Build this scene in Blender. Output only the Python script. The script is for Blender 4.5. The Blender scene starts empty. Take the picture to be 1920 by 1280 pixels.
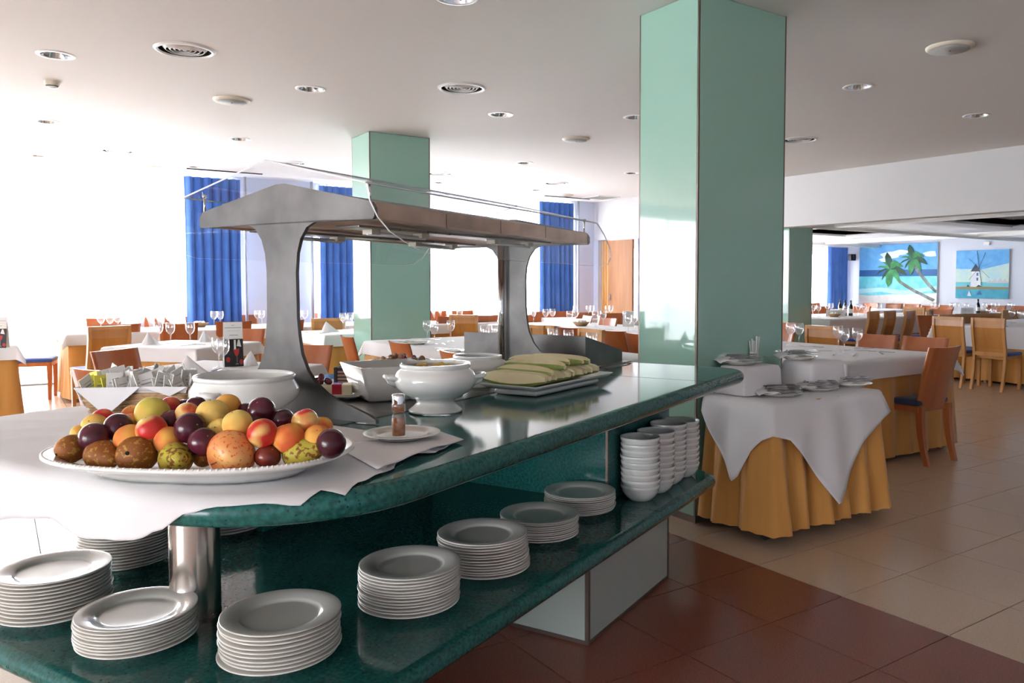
import bpy, bmesh, math, random
import numpy as np
from mathutils import Vector, Matrix
from mathutils.geometry import delaunay_2d_cdt
random.seed(7)
PI = math.pi; R = math.radians
scn = bpy.context.scene
col = scn.collection

# ------------------------------------------------------------------ camera
H = 1.325; FPX = 1498.0; CX, CY = 1035.0, 600.0
YAW, PITCH = R(55.027), .0458
FW = Vector((math.cos(YAW)*math.cos(PITCH), math.sin(YAW)*math.cos(PITCH), -math.sin(PITCH)))
RT = Vector((math.sin(YAW), -math.cos(YAW), 0)); UP = RT.cross(FW)
cd = bpy.data.cameras.new('camera'); cam = bpy.data.objects.new('camera', cd); col.objects.link(cam)
cd.sensor_width = 36; cd.lens = 36*FPX/1920; cd.shift_x = -(CX-960)/1920; cd.shift_y = -(640-CY)/1920
cd.clip_start = .05; cd.clip_end = 200
cam.matrix_world = Matrix(((RT.x, UP.x, -FW.x, 0), (RT.y, UP.y, -FW.y, 0), (RT.z, UP.z, -FW.z, H), (0, 0, 0, 1)))
scn.camera = cam
# ------------------------------------------------------------------ daylight
w = bpy.data.worlds.new('daylight'); scn.world = w; w.use_nodes = True
bg = w.node_tree.nodes['Background']; bg.inputs[0].default_value = (1, .975, .95, 1); bg.inputs[1].default_value = 11.5
for nm, x0, x1, y, z0, z1 in [('portal_left', -8.9, 2.9, 12.62, .1, 2.7), ('portal_mid', 4.1, 8.9, 12.62, .1, 2.7), ('portal_hall', 10.2, 17, 12.62, .1, 2.05)]:  # daylight enters through these windows
    ld = bpy.data.lights.new(nm, 'AREA'); ld.shape = 'RECTANGLE'; ld.size = x1-x0; ld.size_y = z1-z0; ld.cycles.is_portal = True
    lo = bpy.data.objects.new(nm, ld); col.objects.link(lo); lo.location = ((x0+x1)/2, y, (z0+z1)/2); lo.rotation_euler = (R(-90), 0, 0)
ld = bpy.data.lights.new('portal_fill', 'AREA'); ld.shape = 'RECTANGLE'; ld.size = 6.1; ld.size_y = 2.5; ld.cycles.is_portal = True  # portal for the added side window that gives the foreground fill light
lo = bpy.data.objects.new('portal_fill', ld); col.objects.link(lo); lo.location = (-9.2, -.25, 1.4); lo.rotation_euler = (R(90), 0, R(-90))
scn.view_settings.view_transform = 'Standard'; scn.view_settings.look = 'None'
scn.view_settings.gamma = 1; scn.view_settings.use_curve_mapping = False
scn.view_settings.exposure = 1.55
scn.cycles.max_bounces = 10; scn.cycles.diffuse_bounces = 5; scn.cycles.glossy_bounces = 4
scn.cycles.transparent_max_bounces = 24; scn.cycles.transmission_bounces = 4
scn.cycles.use_denoising = True; scn.cycles.sample_clamp_indirect = 8
scn.cycles.caustics_reflective = False; scn.cycles.caustics_refractive = False

def at(px, py, z=0.):
    """world point of a photo pixel on the level z"""
    d = FW + RT*((px-CX)/FPX) - UP*((py-CY)/FPX)
    t = (z-H)/d.z
    return Vector((d.x*t, d.y*t, z))
def onplane(px, py, p, n):
    d = FW + RT*((px-CX)/FPX) - UP*((py-CY)/FPX)
    o = Vector((0, 0, H)); t = (p-o).dot(n)/d.dot(n)
    return o+d*t, t
# buffet frame
BA = R(25); BU = Vector((math.cos(BA), math.sin(BA), 0)); BV = Vector((-math.sin(BA), math.cos(BA), 0))
def B(u, v, z=0.): return BU*u+BV*v+Vector((0, 0, z))

# ------------------------------------------------------------------ materials
def mat(name, c, rough=.5, metal=0., noise=None, bump=None, spec=.5, coat=0., c2=None, nscale=(1, 1, 1), sheen=0., tcoord='Object', ani=None):
    m = bpy.data.materials.new(name); m.use_nodes = True; t = m.node_tree; p = t.nodes['Principled BSDF']
    p.inputs['Base Color'].default_value = (*c, 1); p.inputs['Roughness'].default_value = rough; p.inputs['Metallic'].default_value = metal
    p.inputs['Specular IOR Level'].default_value = spec; p.inputs['Coat Weight'].default_value = coat; p.inputs['Coat Roughness'].default_value = .05
    if sheen: p.inputs['Sheen Weight'].default_value = sheen
    tc = t.nodes.new('ShaderNodeTexCoord'); mp = t.nodes.new('ShaderNodeMapping'); mp.inputs['Scale'].default_value = nscale
    t.links.new(tc.outputs[tcoord], mp.inputs[0])
    if noise:
        n = t.nodes.new('ShaderNodeTexNoise'); n.inputs['Scale'].default_value = noise; n.inputs['Detail'].default_value = 4; t.links.new(mp.outputs[0], n.inputs['Vector'])
        r = t.nodes.new('ShaderNodeValToRGB'); r.color_ramp.elements[0].position = .35; r.color_ramp.elements[1].position = .68
        r.color_ramp.elements[0].color = (*c, 1); r.color_ramp.elements[1].color = (*(c2 or [min(1, x*1.25) for x in c]), 1)
        t.links.new(n.outputs[0], r.inputs[0]); t.links.new(r.outputs[0], p.inputs['Base Color'])
    if bump:
        n2 = t.nodes.new('ShaderNodeTexNoise'); n2.inputs['Scale'].default_value = bump[0]; n2.inputs['Detail'].default_value = 3; t.links.new(mp.outputs[0], n2.inputs['Vector'])
        b = t.nodes.new('ShaderNodeBump'); b.inputs['Strength'].default_value = bump[1]; b.inputs['Distance'].default_value = bump[2] if len(bump) > 2 else .005
        t.links.new(n2.outputs[0], b.inputs['Height']); t.links.new(b.outputs[0], p.inputs['Normal'])
    return m
def mat_clear(name, tint=(1, 1, 1), base=.04, edge=.75, rough=.02, gl=(1, 1, 1)):
    """clear glass or acrylic sheet: lets light through, shines more at grazing angles and edges"""
    m = bpy.data.materials.new(name); m.use_nodes = True; t = m.node_tree; N = t.nodes; N.clear()
    o = N.new('ShaderNodeOutputMaterial'); mx = N.new('ShaderNodeMixShader'); tr = N.new('ShaderNodeBsdfTransparent'); g = N.new('ShaderNodeBsdfGlossy')
    tr.inputs[0].default_value = (*tint, 1); g.inputs['Roughness'].default_value = rough; g.inputs[0].default_value = (*gl, 1)
    lw = N.new('ShaderNodeLayerWeight'); lw.inputs[0].default_value = .35
    mr = N.new('ShaderNodeMapRange'); mr.inputs[3].default_value = base; mr.inputs[4].default_value = edge
    pw = N.new('ShaderNodeMath'); pw.operation = 'POWER'; pw.inputs[1].default_value = 2.2
    t.links.new(lw.outputs['Facing'], pw.inputs[0]); t.links.new(pw.outputs[0], mr.inputs[0]); t.links.new(mr.outputs[0], mx.inputs[0])
    t.links.new(tr.outputs[0], mx.inputs[1]); t.links.new(g.outputs[0], mx.inputs[2]); t.links.new(mx.outputs[0], o.inputs[0])
    return m
def mat_sheer():
    m = bpy.data.materials.new('sheer_fabric'); m.use_nodes = True; t = m.node_tree; N = t.nodes; N.clear()
    o = N.new('ShaderNodeOutputMaterial'); mx = N.new('ShaderNodeMixShader'); tr = N.new('ShaderNodeBsdfTransparent')
    tl = N.new('ShaderNodeBsdfTranslucent'); df = N.new('ShaderNodeBsdfDiffuse'); m2 = N.new('ShaderNodeMixShader')
    tl.inputs[0].default_value = (.78, .80, .84, 1); df.inputs[0].default_value = (.85, .87, .9, 1); m2.inputs[0].default_value = .35; mx.inputs[0].default_value = .72; tr.inputs[0].default_value = (.85, .87, .9, 1)
    t.links.new(tl.outputs[0], m2.inputs[1]); t.links.new(df.outputs[0], m2.inputs[2]); t.links.new(tr.outputs[0], mx.inputs[1]); t.links.new(m2.outputs[0], mx.inputs[2]); t.links.new(mx.outputs[0], o.inputs[0])
    return m
def mat_terrazzo():
    m = mat('green_terrazzo', (.014, .095, .088), .10, coat=0., spec=.38); t = m.node_tree; N = t.nodes; p = N['Principled BSDF']
    tc = N.new('ShaderNodeTexCoord'); n = N.new('ShaderNodeTexNoise'); n.inputs['Scale'].default_value = 90; n.inputs['Detail'].default_value = 3
    t.links.new(tc.outputs['Object'], n.inputs['Vector'])
    r2 = N.new('ShaderNodeValToRGB'); e = r2.color_ramp.elements; e[0].color = (.012, .082, .076, 1); e[1].color = (.024, .145, .130, 1); e[0].position = .35; e[1].position = .65
    t.links.new(n.outputs[0], r2.inputs[0]); last = r2.outputs[0]
    for sc, rad, cut in ((85, .20, .55),):
        v = N.new('ShaderNodeTexVoronoi'); v.inputs['Scale'].default_value = sc; t.links.new(tc.outputs['Object'], v.inputs['Vector'])
        lt = N.new('ShaderNodeMath'); lt.operation = 'LESS_THAN'; lt.inputs[1].default_value = rad; t.links.new(v.outputs['Distance'], lt.inputs[0])
        sp_ = N.new('ShaderNodeSeparateColor'); t.links.new(v.outputs['Color'], sp_.inputs[0])
        gt = N.new('ShaderNodeMath'); gt.operation = 'GREATER_THAN'; gt.inputs[1].default_value = cut; t.links.new(sp_.outputs[0], gt.inputs[0])
        mu = N.new('ShaderNodeMath'); mu.operation = 'MULTIPLY'; t.links.new(lt.outputs[0], mu.inputs[0]); t.links.new(gt.outputs[0], mu.inputs[1])
        mx = N.new('ShaderNodeMixRGB'); mx.inputs[2].default_value = (.008, .048, .048, 1); t.links.new(mu.outputs[0], mx.inputs[0]); t.links.new(last, mx.inputs[1]); last = mx.outputs[0]
    t.links.new(last, p.inputs['Base Color'])
    return m
def mat_wood(name, c1, c2, rough=.3, ax=(1, 1, .12)):
    m = mat(name, c1, rough, noise=9, c2=c2, nscale=ax, coat=.25)
    m.node_tree.nodes['Noise Texture'].inputs['Distortion'].default_value = .6
    return m
def mat_metal(name, c, rough, sc=(1, 1, 40), amt=.25):
    m = mat(name, c, rough, 1.); t = m.node_tree; N = t.nodes; p = N['Principled BSDF']
    tc = N.new('ShaderNodeTexCoord'); mp = N.new('ShaderNodeMapping'); mp.inputs['Scale'].default_value = sc
    n = N.new('ShaderNodeTexNoise'); n.inputs['Scale'].default_value = 6; n.inputs['Detail'].default_value = 5
    t.links.new(tc.outputs['Object'], mp.inputs[0]); t.links.new(mp.outputs[0], n.inputs[0])
    mr = N.new('ShaderNodeMapRange'); mr.inputs[3].default_value = rough-amt*.5; mr.inputs[4].default_value = rough+amt*.6
    t.links.new(n.outputs[0], mr.inputs[0]); t.links.new(mr.outputs[0], p.inputs['Roughness'])
    n2 = N.new('ShaderNodeTexNoise'); n2.inputs['Scale'].default_value = 3.5; t.links.new(tc.outputs['Object'], n2.inputs[0])
    r = N.new('ShaderNodeValToRGB'); r.color_ramp.elements[0].position = .3; r.color_ramp.elements[1].position = .75
    r.color_ramp.elements[0].color = (*[x*.55 for x in c], 1); r.color_ramp.elements[1].color = (*[x*1.12 for x in c], 1); n2.inputs['Scale'].default_value = 5; n2.inputs['Detail'].default_value = 6
    t.links.new(n2.outputs[0], r.inputs[0]); t.links.new(r.outputs[0], p.inputs['Base Color'])
    return m
def mat_fruit(name, base, blush, spots=None, rough=.45, th=(.42, .62), spec=.4, sc=22.):
    m = mat(name, base, rough, spec=spec); t = m.node_tree; N = t.nodes; p = N['Principled BSDF']
    tc = N.new('ShaderNodeTexCoord'); oi = N.new('ShaderNodeObjectInfo'); ad = N.new('ShaderNodeVectorMath'); ad.operation = 'ADD'
    t.links.new(tc.outputs['Object'], ad.inputs[0]); t.links.new(oi.outputs['Random'], ad.inputs[1])
    n = N.new('ShaderNodeTexNoise'); n.inputs['Scale'].default_value = sc; n.inputs['Detail'].default_value = 1.5; t.links.new(ad.outputs[0], n.inputs[0])
    r = N.new('ShaderNodeValToRGB'); r.color_ramp.elements[0].position = th[0]; r.color_ramp.elements[1].position = th[1]
    r.color_ramp.elements[0].color = (*base, 1); r.color_ramp.elements[1].color = (*blush, 1)
    t.links.new(n.outputs[0], r.inputs[0]); last = r.outputs[0]
    if spots:
        s = N.new('ShaderNodeTexNoise'); s.inputs['Scale'].default_value = spots[1]; s.inputs['Detail'].default_value = 6; t.links.new(ad.outputs[0], s.inputs[0])
        r2 = N.new('ShaderNodeValToRGB'); r2.color_ramp.elements[0].position = spots[2]; r2.color_ramp.elements[1].position = spots[2]+.06
        mx = N.new('ShaderNodeMixRGB'); mx.inputs[2].default_value = (*spots[0], 1)
        t.links.new(s.outputs[0], r2.inputs[0]); t.links.new(r2.outputs[0], mx.inputs[0]); t.links.new(last, mx.inputs[1]); last = mx.outputs[0]
    t.links.new(last, p.inputs['Base Color'])
    return m

M = {}
M['ceil'] = mat('ceiling_paint', (.74, .71, .69), .8)
M['wall'] = mat('wall_paint', (.66, .70, .80), .7)
M['beam'] = mat('beam_paint', (.64, .63, .635), .7)
M['hallceil'] = mat('hall_ceiling_paint', (.62, .62, .64), .8)
M['grout'] = mat('grout', (.06, .045, .035), .8)
M['tile'] = mat('cream_tile', (.50, .36, .26), .22, noise=120, c2=(.56, .41, .30), spec=.45, bump=(3, .05, .002))
M['redtile'] = mat('red_tile', (.19, .055, .035), .22, noise=150, c2=(.24, .075, .048), spec=.45, bump=(3, .05, .002))
M['terrazzo'] = mat_terrazzo()
M['greenglass'] = mat('back_painted_green_glass', (.30, .51, .42), .035, spec=.7, coat=.5)
M['paleglass'] = mat('back_painted_pale_glass', (.40, .46, .42), .1, spec=.6)
M['trimmetal'] = mat('dark_bronze_trim', (.16, .12, .10), .4, .6)
M['steel'] = mat_metal('brushed_steel', (.22, .215, .21), .42, (1, 1, .15), .3)
M['steeltop'] = mat_metal('worn_steel_sheet', (.36, .35, .34), .30, (6, 1, 1))
M['rosy_metal'] = mat_metal('rosy_brushed_metal', (.92, .66, .50), .40, (.1, 8, 8), .15)  # rosy tint of the canopy fascia and hood underside
M['cutlery'] = mat('cutlery_steel', (.30, .29, .28), .25, 1.)
M['chrome'] = mat('chrome', (.8, .8, .8), .08, 1.)
M['polished'] = mat('polished_tube', (.62, .57, .53), .16, 1.)
M['white'] = mat('white_porcelain', (.80, .80, .77), .12, coat=.5, spec=.6)
M['cream'] = mat('cream_porcelain', (.74, .71, .66), .14, coat=.5, spec=.6)
M['cloth'] = mat('white_linen', (.73, .71, .72), .85, bump=(260, .15, .001), sheen=.2)
M['cloth2'] = mat('creased_white_linen', (.82, .79, .79), .85, bump=(9, .35, .012), sheen=.2)
M['skirt'] = mat('ochre_cloth', (.56, .25, .05), .8, noise=5, c2=(.62, .30, .07), nscale=(2, 2, .2), sheen=.3)
M['skirt'].node_tree.nodes['Principled BSDF'].inputs['Subsurface Weight'].default_value = 0
M['blue'] = mat('blue_curtain_cloth', (.045, .15, .52), .8, noise=4, c2=(.06, .19, .6), sheen=.3)
M['pad'] = mat('blue_seat_cloth', (.03, .07, .30), .8, noise=200, c2=(.045, .1, .38), sheen=.3)
M['padfront'] = mat('navy_seat_cloth', (.015, .025, .075), .75, noise=200, c2=(.02, .035, .1), sheen=.3)
M['cherry'] = mat_wood('cherry_wood', (.37, .095, .025), (.45, .135, .042), .28)
M['light'] = mat_wood('honey_wood', (.50, .23, .065), (.58, .29, .095), .33)
M['panel'] = mat_wood('honey_veneer', (.42, .17, .035), (.50, .22, .055), .3)
M['door'] = mat_wood('folding_door_wood', (.30, .12, .04), (.38, .165, .06), .55); M['door'].node_tree.nodes['Principled BSDF'].inputs['Coat Weight'].default_value = 0
M['sheer'] = mat_sheer()
M['paneg'] = mat_clear('window_glass', (.97, .99, 1), .03, .6)
M['glass'] = mat_clear('drinking_glass', (.985, .985, .99), .10, 1., .02)
M['acrylic'] = mat_clear('clear_acrylic', (.95, .965, .97), .05, .55, .02)
M['acrylicedge'] = mat('acrylic_edge', (.72, .73, .75), .3, spec=.7)
M['alu'] = mat('aluminium', (.5, .52, .55), .4, .8)
M['black'] = mat('black_plastic', (.012, .012, .014), .35)
M['dark'] = mat('dark_void', (.02, .02, .02), .9)
M['speaker'] = mat('grey_grille', (.42, .42, .40), .7)
M['trimwhite'] = mat('white_trim', (.85, .85, .84), .4)
M['reflector'] = mat('mirror_reflector', (.75, .78, .82), .15, 1.)
M['beige'] = mat('beige_plastic', (.70, .63, .52), .5)
M['wicker'] = mat('wicker', (.36, .20, .09), .7, noise=60, c2=(.55, .36, .19), nscale=(1, 1, 4), bump=(90, .6, .004))
M['paper'] = mat('paper', (.84, .83, .80), .7)
M['yellow'] = mat('yellow_paper', (.80, .74, .10), .6)
M['ink'] = mat('printed_ink', (.02, .018, .02), .5)
M['greyink'] = mat('grey_print', (.35, .36, .42), .6)
M['redink'] = mat('red_print', (.45, .03, .03), .5)
M['flesh'] = mat_fruit('melon_flesh', (.90, .80, .50), (.78, .58, .26), rough=.35, th=(.55, .85), sc=16)
M['rind'] = mat('melon_rind', (.20, .30, .05), .4, noise=25, c2=(.34, .42, .12))
M['spice'] = mat('brown_spice', (.36, .13, .05), .9, noise=80, c2=(.45, .19, .08))
M['choc'] = mat('dark_chocolate', (.022, .012, .010), .55)
M['mousse'] = mat('chocolate_mousse', (.36, .20, .13), .6)
M['cake'] = mat('cream_cake', (.74, .66, .46), .5)
M['berry'] = mat('berries', (.10, .008, .02), .25, noise=90, c2=(.2, .01, .04), bump=(160, .8, .004))
M['sauce'] = mat('berry_sauce', (.50, .02, .04), .15)
M['fruitsalad'] = mat('fruit_salad', (.70, .48, .13), .3)
M['nut'] = mat('brown_figs', (.20, .09, .045), .5, noise=30, c2=(.35, .18, .09))
M['brown'] = mat('brown_syrup', (.20, .10, .03), .2)
M['wine'] = mat('dark_bottle_glass', (.008, .014, .006), .08, coat=.6)
M['concrete'] = mat('terrace_concrete', (.6, .6, .58), .8)
FR = dict(
    plum=mat_fruit('plum_skin', (.045, .004, .012), (.10, .010, .028), None, .2, (.35, .7), .5),
    redplum=mat_fruit('red_plum_skin', (.10, .008, .012), (.22, .03, .015), None, .25, (.4, .7), .5),
    peach=mat_fruit('peach_skin', (.80, .42, .09), (.72, .14, .045), None, .6, (.42, .66), .2),
    yellow=mat_fruit('yellow_peach_skin', (.78, .55, .15), (.76, .36, .07), None, .6, (.46, .75), .2),
    green=mat_fruit('green_peach_skin', (.62, .52, .10), (.66, .30, .08), None, .55, (.5, .8), .2),
    nectarine=mat_fruit('nectarine_skin', (.78, .50, .16), (.62, .035, .025), None, .3, (.40, .56), .4),
    red=mat_fruit('red_nectarine_skin', (.56, .03, .03), (.70, .20, .06), None, .3, (.5, .7), .4),
    apple=mat_fruit('apple_skin', (.74, .20, .06), (.76, .42, .14), ((.64, .10, .035), 170, .56), .3, (.38, .66), .4),
    pear=mat_fruit('green_pear_skin', (.48, .42, .05), (.40, .30, .045), ((.20, .075, .014), 95, .52), .5, (.4, .7), .3),
    brownpear=mat_fruit('russet_pear_skin', (.30, .105, .02), (.24, .075, .015), ((.46, .25, .05), 120, .56), .55, (.4, .7), .3))

M['rosy_metal'].node_tree.nodes['Principled BSDF'].inputs['Metallic'].default_value = .35
# ------------------------------------------------------------------ helpers
def link(o, parent=None):
    col.objects.link(o)
    if parent is not None: o.parent = parent
    return o
def mesh(name, verts, faces, m, parent=None, smooth=False, mi=None, loc=None, rot=None):
    me = bpy.data.meshes.new(name); me.from_pydata([tuple(v) for v in verts], [], faces)
    ms = m if isinstance(m, (list, tuple)) else [m]
    for x in ms: me.materials.append(x)
    if mi: me.polygons.foreach_set('material_index', mi)
    if smooth: me.polygons.foreach_set('use_smooth', [True]*len(me.polygons))
    me.update(); o = bpy.data.objects.new(name, me); link(o, parent)
    if loc is not None: o.location = loc
    if rot is not None: o.rotation_euler = rot
    return o
class G:
    """collects primitives into one mesh"""
    def __init__(s): s.v = []; s.f = []; s.mi = []
    def add(s, v, f, k=0):
        n = len(s.v); s.v += [Vector(p) for p in v]; s.f += [tuple(i+n for i in q) for q in f]; s.mi += [k]*len(f); return s
    def box(s, x0, x1, y0, y1, z0, z1, k=0, M4=None):
        v = [Vector(p) for p in ((x0, y0, z0), (x1, y0, z0), (x1, y1, z0), (x0, y1, z0), (x0, y0, z1), (x1, y0, z1), (x1, y1, z1), (x0, y1, z1))]
        if M4: v = [M4 @ p for p in v]
        return s.add(v, [(0, 3, 2, 1), (4, 5, 6, 7), (0, 1, 5, 4), (1, 2, 6, 5), (2, 3, 7, 6), (3, 0, 4, 7)], k)
    def bar(s, p, q, w, h=None, k=0):
        h = h or w; p = Vector(p); q = Vector(q); d = (q-p).normalized(); a = d.cross(Vector((0, 0, 1)))
        if a.length < .05: a = d.cross(Vector((0, 1, 0)))
        a.normalize(); b = d.cross(a)
        v = [c+a*(i*w/2)+b*(j*h/2) for c in (p, q) for i, j in ((-1, -1), (1, -1), (1, 1), (-1, 1))]
        return s.add(v, [(0, 1, 2, 3), (7, 6, 5, 4), (0, 4, 5, 1), (1, 5, 6, 2), (2, 6, 7, 3), (3, 7, 4, 0)], k)
    def lathe(s, prof, n=32, c=(0, 0, 0), k=0, sx=1, sy=1):
        v = []; f = []; c = Vector(c)
        for r, z in prof:
            for i in range(n):
                a = 2*PI*i/n; v.append(c+Vector((r*math.cos(a)*sx, r*math.sin(a)*sy, z)))
        for j in range(len(prof)-1):
            for i in range(n):
                i2 = (i+1) % n; f.append((j*n+i, j*n+i2, (j+1)*n+i2, (j+1)*n+i))
        return s.add(v, f, k)
    def tube(s, pts, r, n=10, k=0, cap=True):
        P = [Vector(p) for p in pts]; v = []; f = []; m_ = len(P); rr = r if isinstance(r, (list, tuple)) else [r]*m_
        ref = Vector((0, 0, 1)) if abs((P[-1]-P[0]).normalized().z) < .9 else Vector((0, 1, 0))
        for j, p in enumerate(P):
            d = (P[min(j+1, m_-1)]-P[max(j-1, 0)]).normalized(); a = d.cross(ref).normalized(); b = d.cross(a)
            for i in range(n):
                t = 2*PI*i/n; v.append(p+(a*math.cos(t)+b*math.sin(t))*rr[j])
        for j in range(m_-1):
            for i in range(n): f.append((j*n+i, j*n+(i+1) % n, (j+1)*n+(i+1) % n, (j+1)*n+i))
        if cap: f += [tuple(range(n)), tuple(range((m_-1)*n, m_*n))[::-1]]
        return s.add(v, f, k)
    def prism(s, pts, fn, a, b, k=0):
        """pts 2-D outline, fn(p, q, t) -> 3-D, from t=a to t=b"""
        n = len(pts); v = [fn(p, q, a) for p, q in pts]+[fn(p, q, b) for p, q in pts]
        return s.add(v, [tuple(range(n)), tuple(range(2*n-1, n-1, -1))]+[(i, i+n, (i+1) % n+n, (i+1) % n) for i in range(n)], k)
    def grid(s, rows, k=0, closed=False):
        n = len(rows[0]); v = [p for r_ in rows for p in r_]; f = []
        for j in range(len(rows)-1):
            for i in range(n-(0 if closed else 1)):
                i2 = (i+1) % n; f.append((j*n+i, j*n+i2, (j+1)*n+i2, (j+1)*n+i))
        return s.add(v, f, k)
    def ball(s, c, r, n=10, k=0, sz=1.):
        prof = [(max(1e-4, r*math.sin(PI*j/n)), -r*sz*math.cos(PI*j/n)) for j in range(n+1)]
        return s.lathe(prof, n+4, c, k)
    def build(s, name, m, parent=None, smooth=False, loc=None, rot=None, bevel=0, fix=True):
        o = mesh(name, s.v, s.f, m, parent, smooth, s.mi, loc, rot); me = o.data
        if fix or bevel:
            bm = bmesh.new(); bm.from_mesh(me)
            if fix: bmesh.ops.recalc_face_normals(bm, faces=bm.faces)
            if bevel: bmesh.ops.bevel(bm, geom=[e for e in bm.edges if len(e.link_faces) == 2 and e.calc_face_angle(0) > .5], offset=bevel, segments=2, affect='EDGES', profile=.5)
            bm.to_mesh(me); bm.free()
        return o
def box(name, m, x0, x1, y0, y1, z0, z1, parent=None, bevel=0):
    return G().box(x0, x1, y0, y1, z0, z1).build(name, m, parent, bevel=bevel)
def thing(name, label, cat, loc=(0, 0, 0), rz=0., group=None):
    o = bpy.data.objects.new(name, None); o.empty_display_size = .1; link(o); o.location = loc; o.rotation_euler = (0, 0, rz)
    return tag(o, label, cat, group)
def tag(o, label=None, cat=None, group=None, kind=None):
    for k, v in (('label', label), ('category', cat), ('group', group), ('kind', kind)):
        if v: o[k] = v
    return o
def struct(o): o['kind'] = 'structure'; return o
def copy_tree(o, loc=None, rz=None, label=None, group=None):
    c = o.copy(); col.objects.link(c)
    for ch in list(o.children):
        d = ch.copy(); col.objects.link(d); d.parent = c
        for g in list(ch.children):
            e = g.copy(); col.objects.link(e); e.parent = d
    if loc is not None: c.location = loc
    if rz is not None: c.rotation_euler = (0, 0, rz)
    if label: c['label'] = label
    if group: c['group'] = group
    return c
class Kind:
    """first placing builds it, later placings copy it"""
    def __init__(s, make): s.make = make; s.o = None
    def put(s, loc, rz=0., label=None, group=None, scale=None):
        if s.o is None: s.o = s.make(); o = s.o
        else: o = copy_tree(s.o)
        o.location = loc; o.rotation_euler = (0, 0, rz)
        if label: o['label'] = label
        if group: o['group'] = group
        if scale: o.scale = scale
        return o
def rrect(x0, x1, y0, y1, r, n=8):
    rr = r if isinstance(r, (list, tuple)) else [r]*4; pts = []
    for (cx, cy, a0), q in zip(((x1, y0, -90), (x1, y1, 0), (x0, y1, 90), (x0, y0, 180)), rr):
        sx = 1 if cx == x1 else -1; sy = 1 if cy == y1 else -1
        for i in range(n+1):
            a = R(a0+90*i/n); pts.append((cx-sx*q+q*math.cos(a), cy-sy*q+q*math.sin(a)))
    return pts
def bullslab(pts, z0, z1, n=8):
    """slab with a rounded edge: outline pts (ccw)"""
    g = G(); N = len(pts); h = (z1-z0)/2; zc = (z0+z1)/2; nr = []
    for i in range(N):
        a = Vector((*pts[i-1], 0)); b = Vector((*pts[(i+1) % N], 0)); d = (b-a).normalized(); nr.append(Vector((d.y, -d.x, 0)))
    rows = []
    for j in range(n+1):
        a = -PI/2+PI*j/n
        rows.append([Vector((*pts[i], zc+h*math.sin(a)))-nr[i]*(h*(1-math.cos(a))) for i in range(N)])
    g.grid(rows, closed=True)
    g.add(rows[0], [tuple(range(N))[::-1]]); g.add(rows[-1], [tuple(range(N))])
    return g

# ------------------------------------------------------------------ room shell
CZ = 2.89; XB = 9.6; YW = 12.6; BZ = 2.157
floor = struct(box('floor', M['grout'], -9, 17.7, -4, YW, -.12, -.004))
TS = .46; X0, Y0 = 2.919, 2.942
def proj(p):
    d = Vector(p)-Vector((0, 0, H)); f = d.dot(FW)
    if f < .2: return None
    return CX+FPX*d.dot(RT)/f, CY-FPX*d.dot(UP)/f, f
def tile_mesh(name, m):
    g = G(); a = .0022; b = TS-.0022
    g.box(a, b, a, b, -.01, 0); o = g.build(name, m, floor, bevel=0); return o
tiles = []
for i in range(-26, 33):
    for j in range(-16, 22):
        x = X0+i*TS; y = Y0+j*TS
        if x < -9 or x+TS > 17.7 or y < -4 or y+TS > YW: continue
        q = proj((x+TS/2, y+TS/2, 0)); s = 0
        if q and -150 < q[0] < 2070 and q[1] < 1450: s = (1/q[2])**2
        tiles.append((s, x, y, i < 0 and x > .4 and y < 5.4))
tiles.sort(key=lambda t: -t[0])
tc_, tr_ = None, None
for s, x, y, red in tiles[:290]:
    src = tr_ if red else tc_
    if src is None:
        o = tile_mesh('tile', M['redtile'] if red else M['tile'])
        if red: tr_ = o
        else: tc_ = o
    else: o = src.copy(); col.objects.link(o)
    o.location = (x, y, 0)
g = G()
for s, x, y, red in tiles[290:]:
    a = .0022; g.add([(x+a, y+a, 0), (x+TS-a, y+a, 0), (x+TS-a, y+TS-a, 0), (x+a, y+TS-a, 0)], [(0, 1, 2, 3)], 1 if red else 0)
o = g.build('tile_field', [M['tile'], M['redtile']], floor, fix=False); o['kind'] = 'stuff'

DL = [(.396, 6.5, 0), (2.14, 6.45, 0), (3.9, 6.4, 0), (5.69, 3.88, 0), (7.56, 3.9, 0), (.47, 9.2, 0), (2.24, 9.11, 0), (5.70, 8.77, 0), (.5, 11.7, 0), (2.27, 11.6, 0), (5.73, 11.23, 0), (7.47, 8.7, 0), (5.006, 5.78, 0), (7.515, 11.18, 0), (2.125, 3.95, 0)]
VT = [(1.10, 5.87), (3.125, 5.73), (7.24, 5.65), (1.253, 10.75), (3.234, 10.52), (5.264, 10.31), (7.24, 10.24)]
SP = [(1.711, 7.207), (5.214, 7.0), (5.231, 2.884), (1.8, 11.95), (8.33, 11.5)]
outer = [(-9, -4), (XB, -4), (XB, YW), (-9, YW)]
vs = [Vector(p) for p in outer]; fs = [[0, 1, 2, 3]]; holes = []
for x, y, r in [(a, b, .093) for a, b, c in DL]+[(a, b, .165) for a, b in VT]:
    n = len(vs); vs += [Vector((x+r*math.cos(2*PI*i/24), y+r*math.sin(2*PI*i/24))) for i in range(24)]; fs.append([n+i for i in range(24)]); holes.append((x, y, r))
cv, _, cf, *_r = delaunay_2d_cdt(vs, [], fs, 1, 1e-6)
cf = [f for f in cf if not any((sum(cv[i].x for i in f)/len(f)-x)**2+(sum(cv[i].y for i in f)/len(f)-y)**2 < (r*.98)**2 for x, y, r in holes)]
ceiling = struct(mesh('ceiling', [(p.x, p.y, CZ) for p in cv], [tuple(f) for f in cf], M['ceil']))
G().box(-9, XB, -4, YW, CZ+.3, CZ+.4).build('ceiling_slab', M['ceil'], ceiling)
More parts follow.
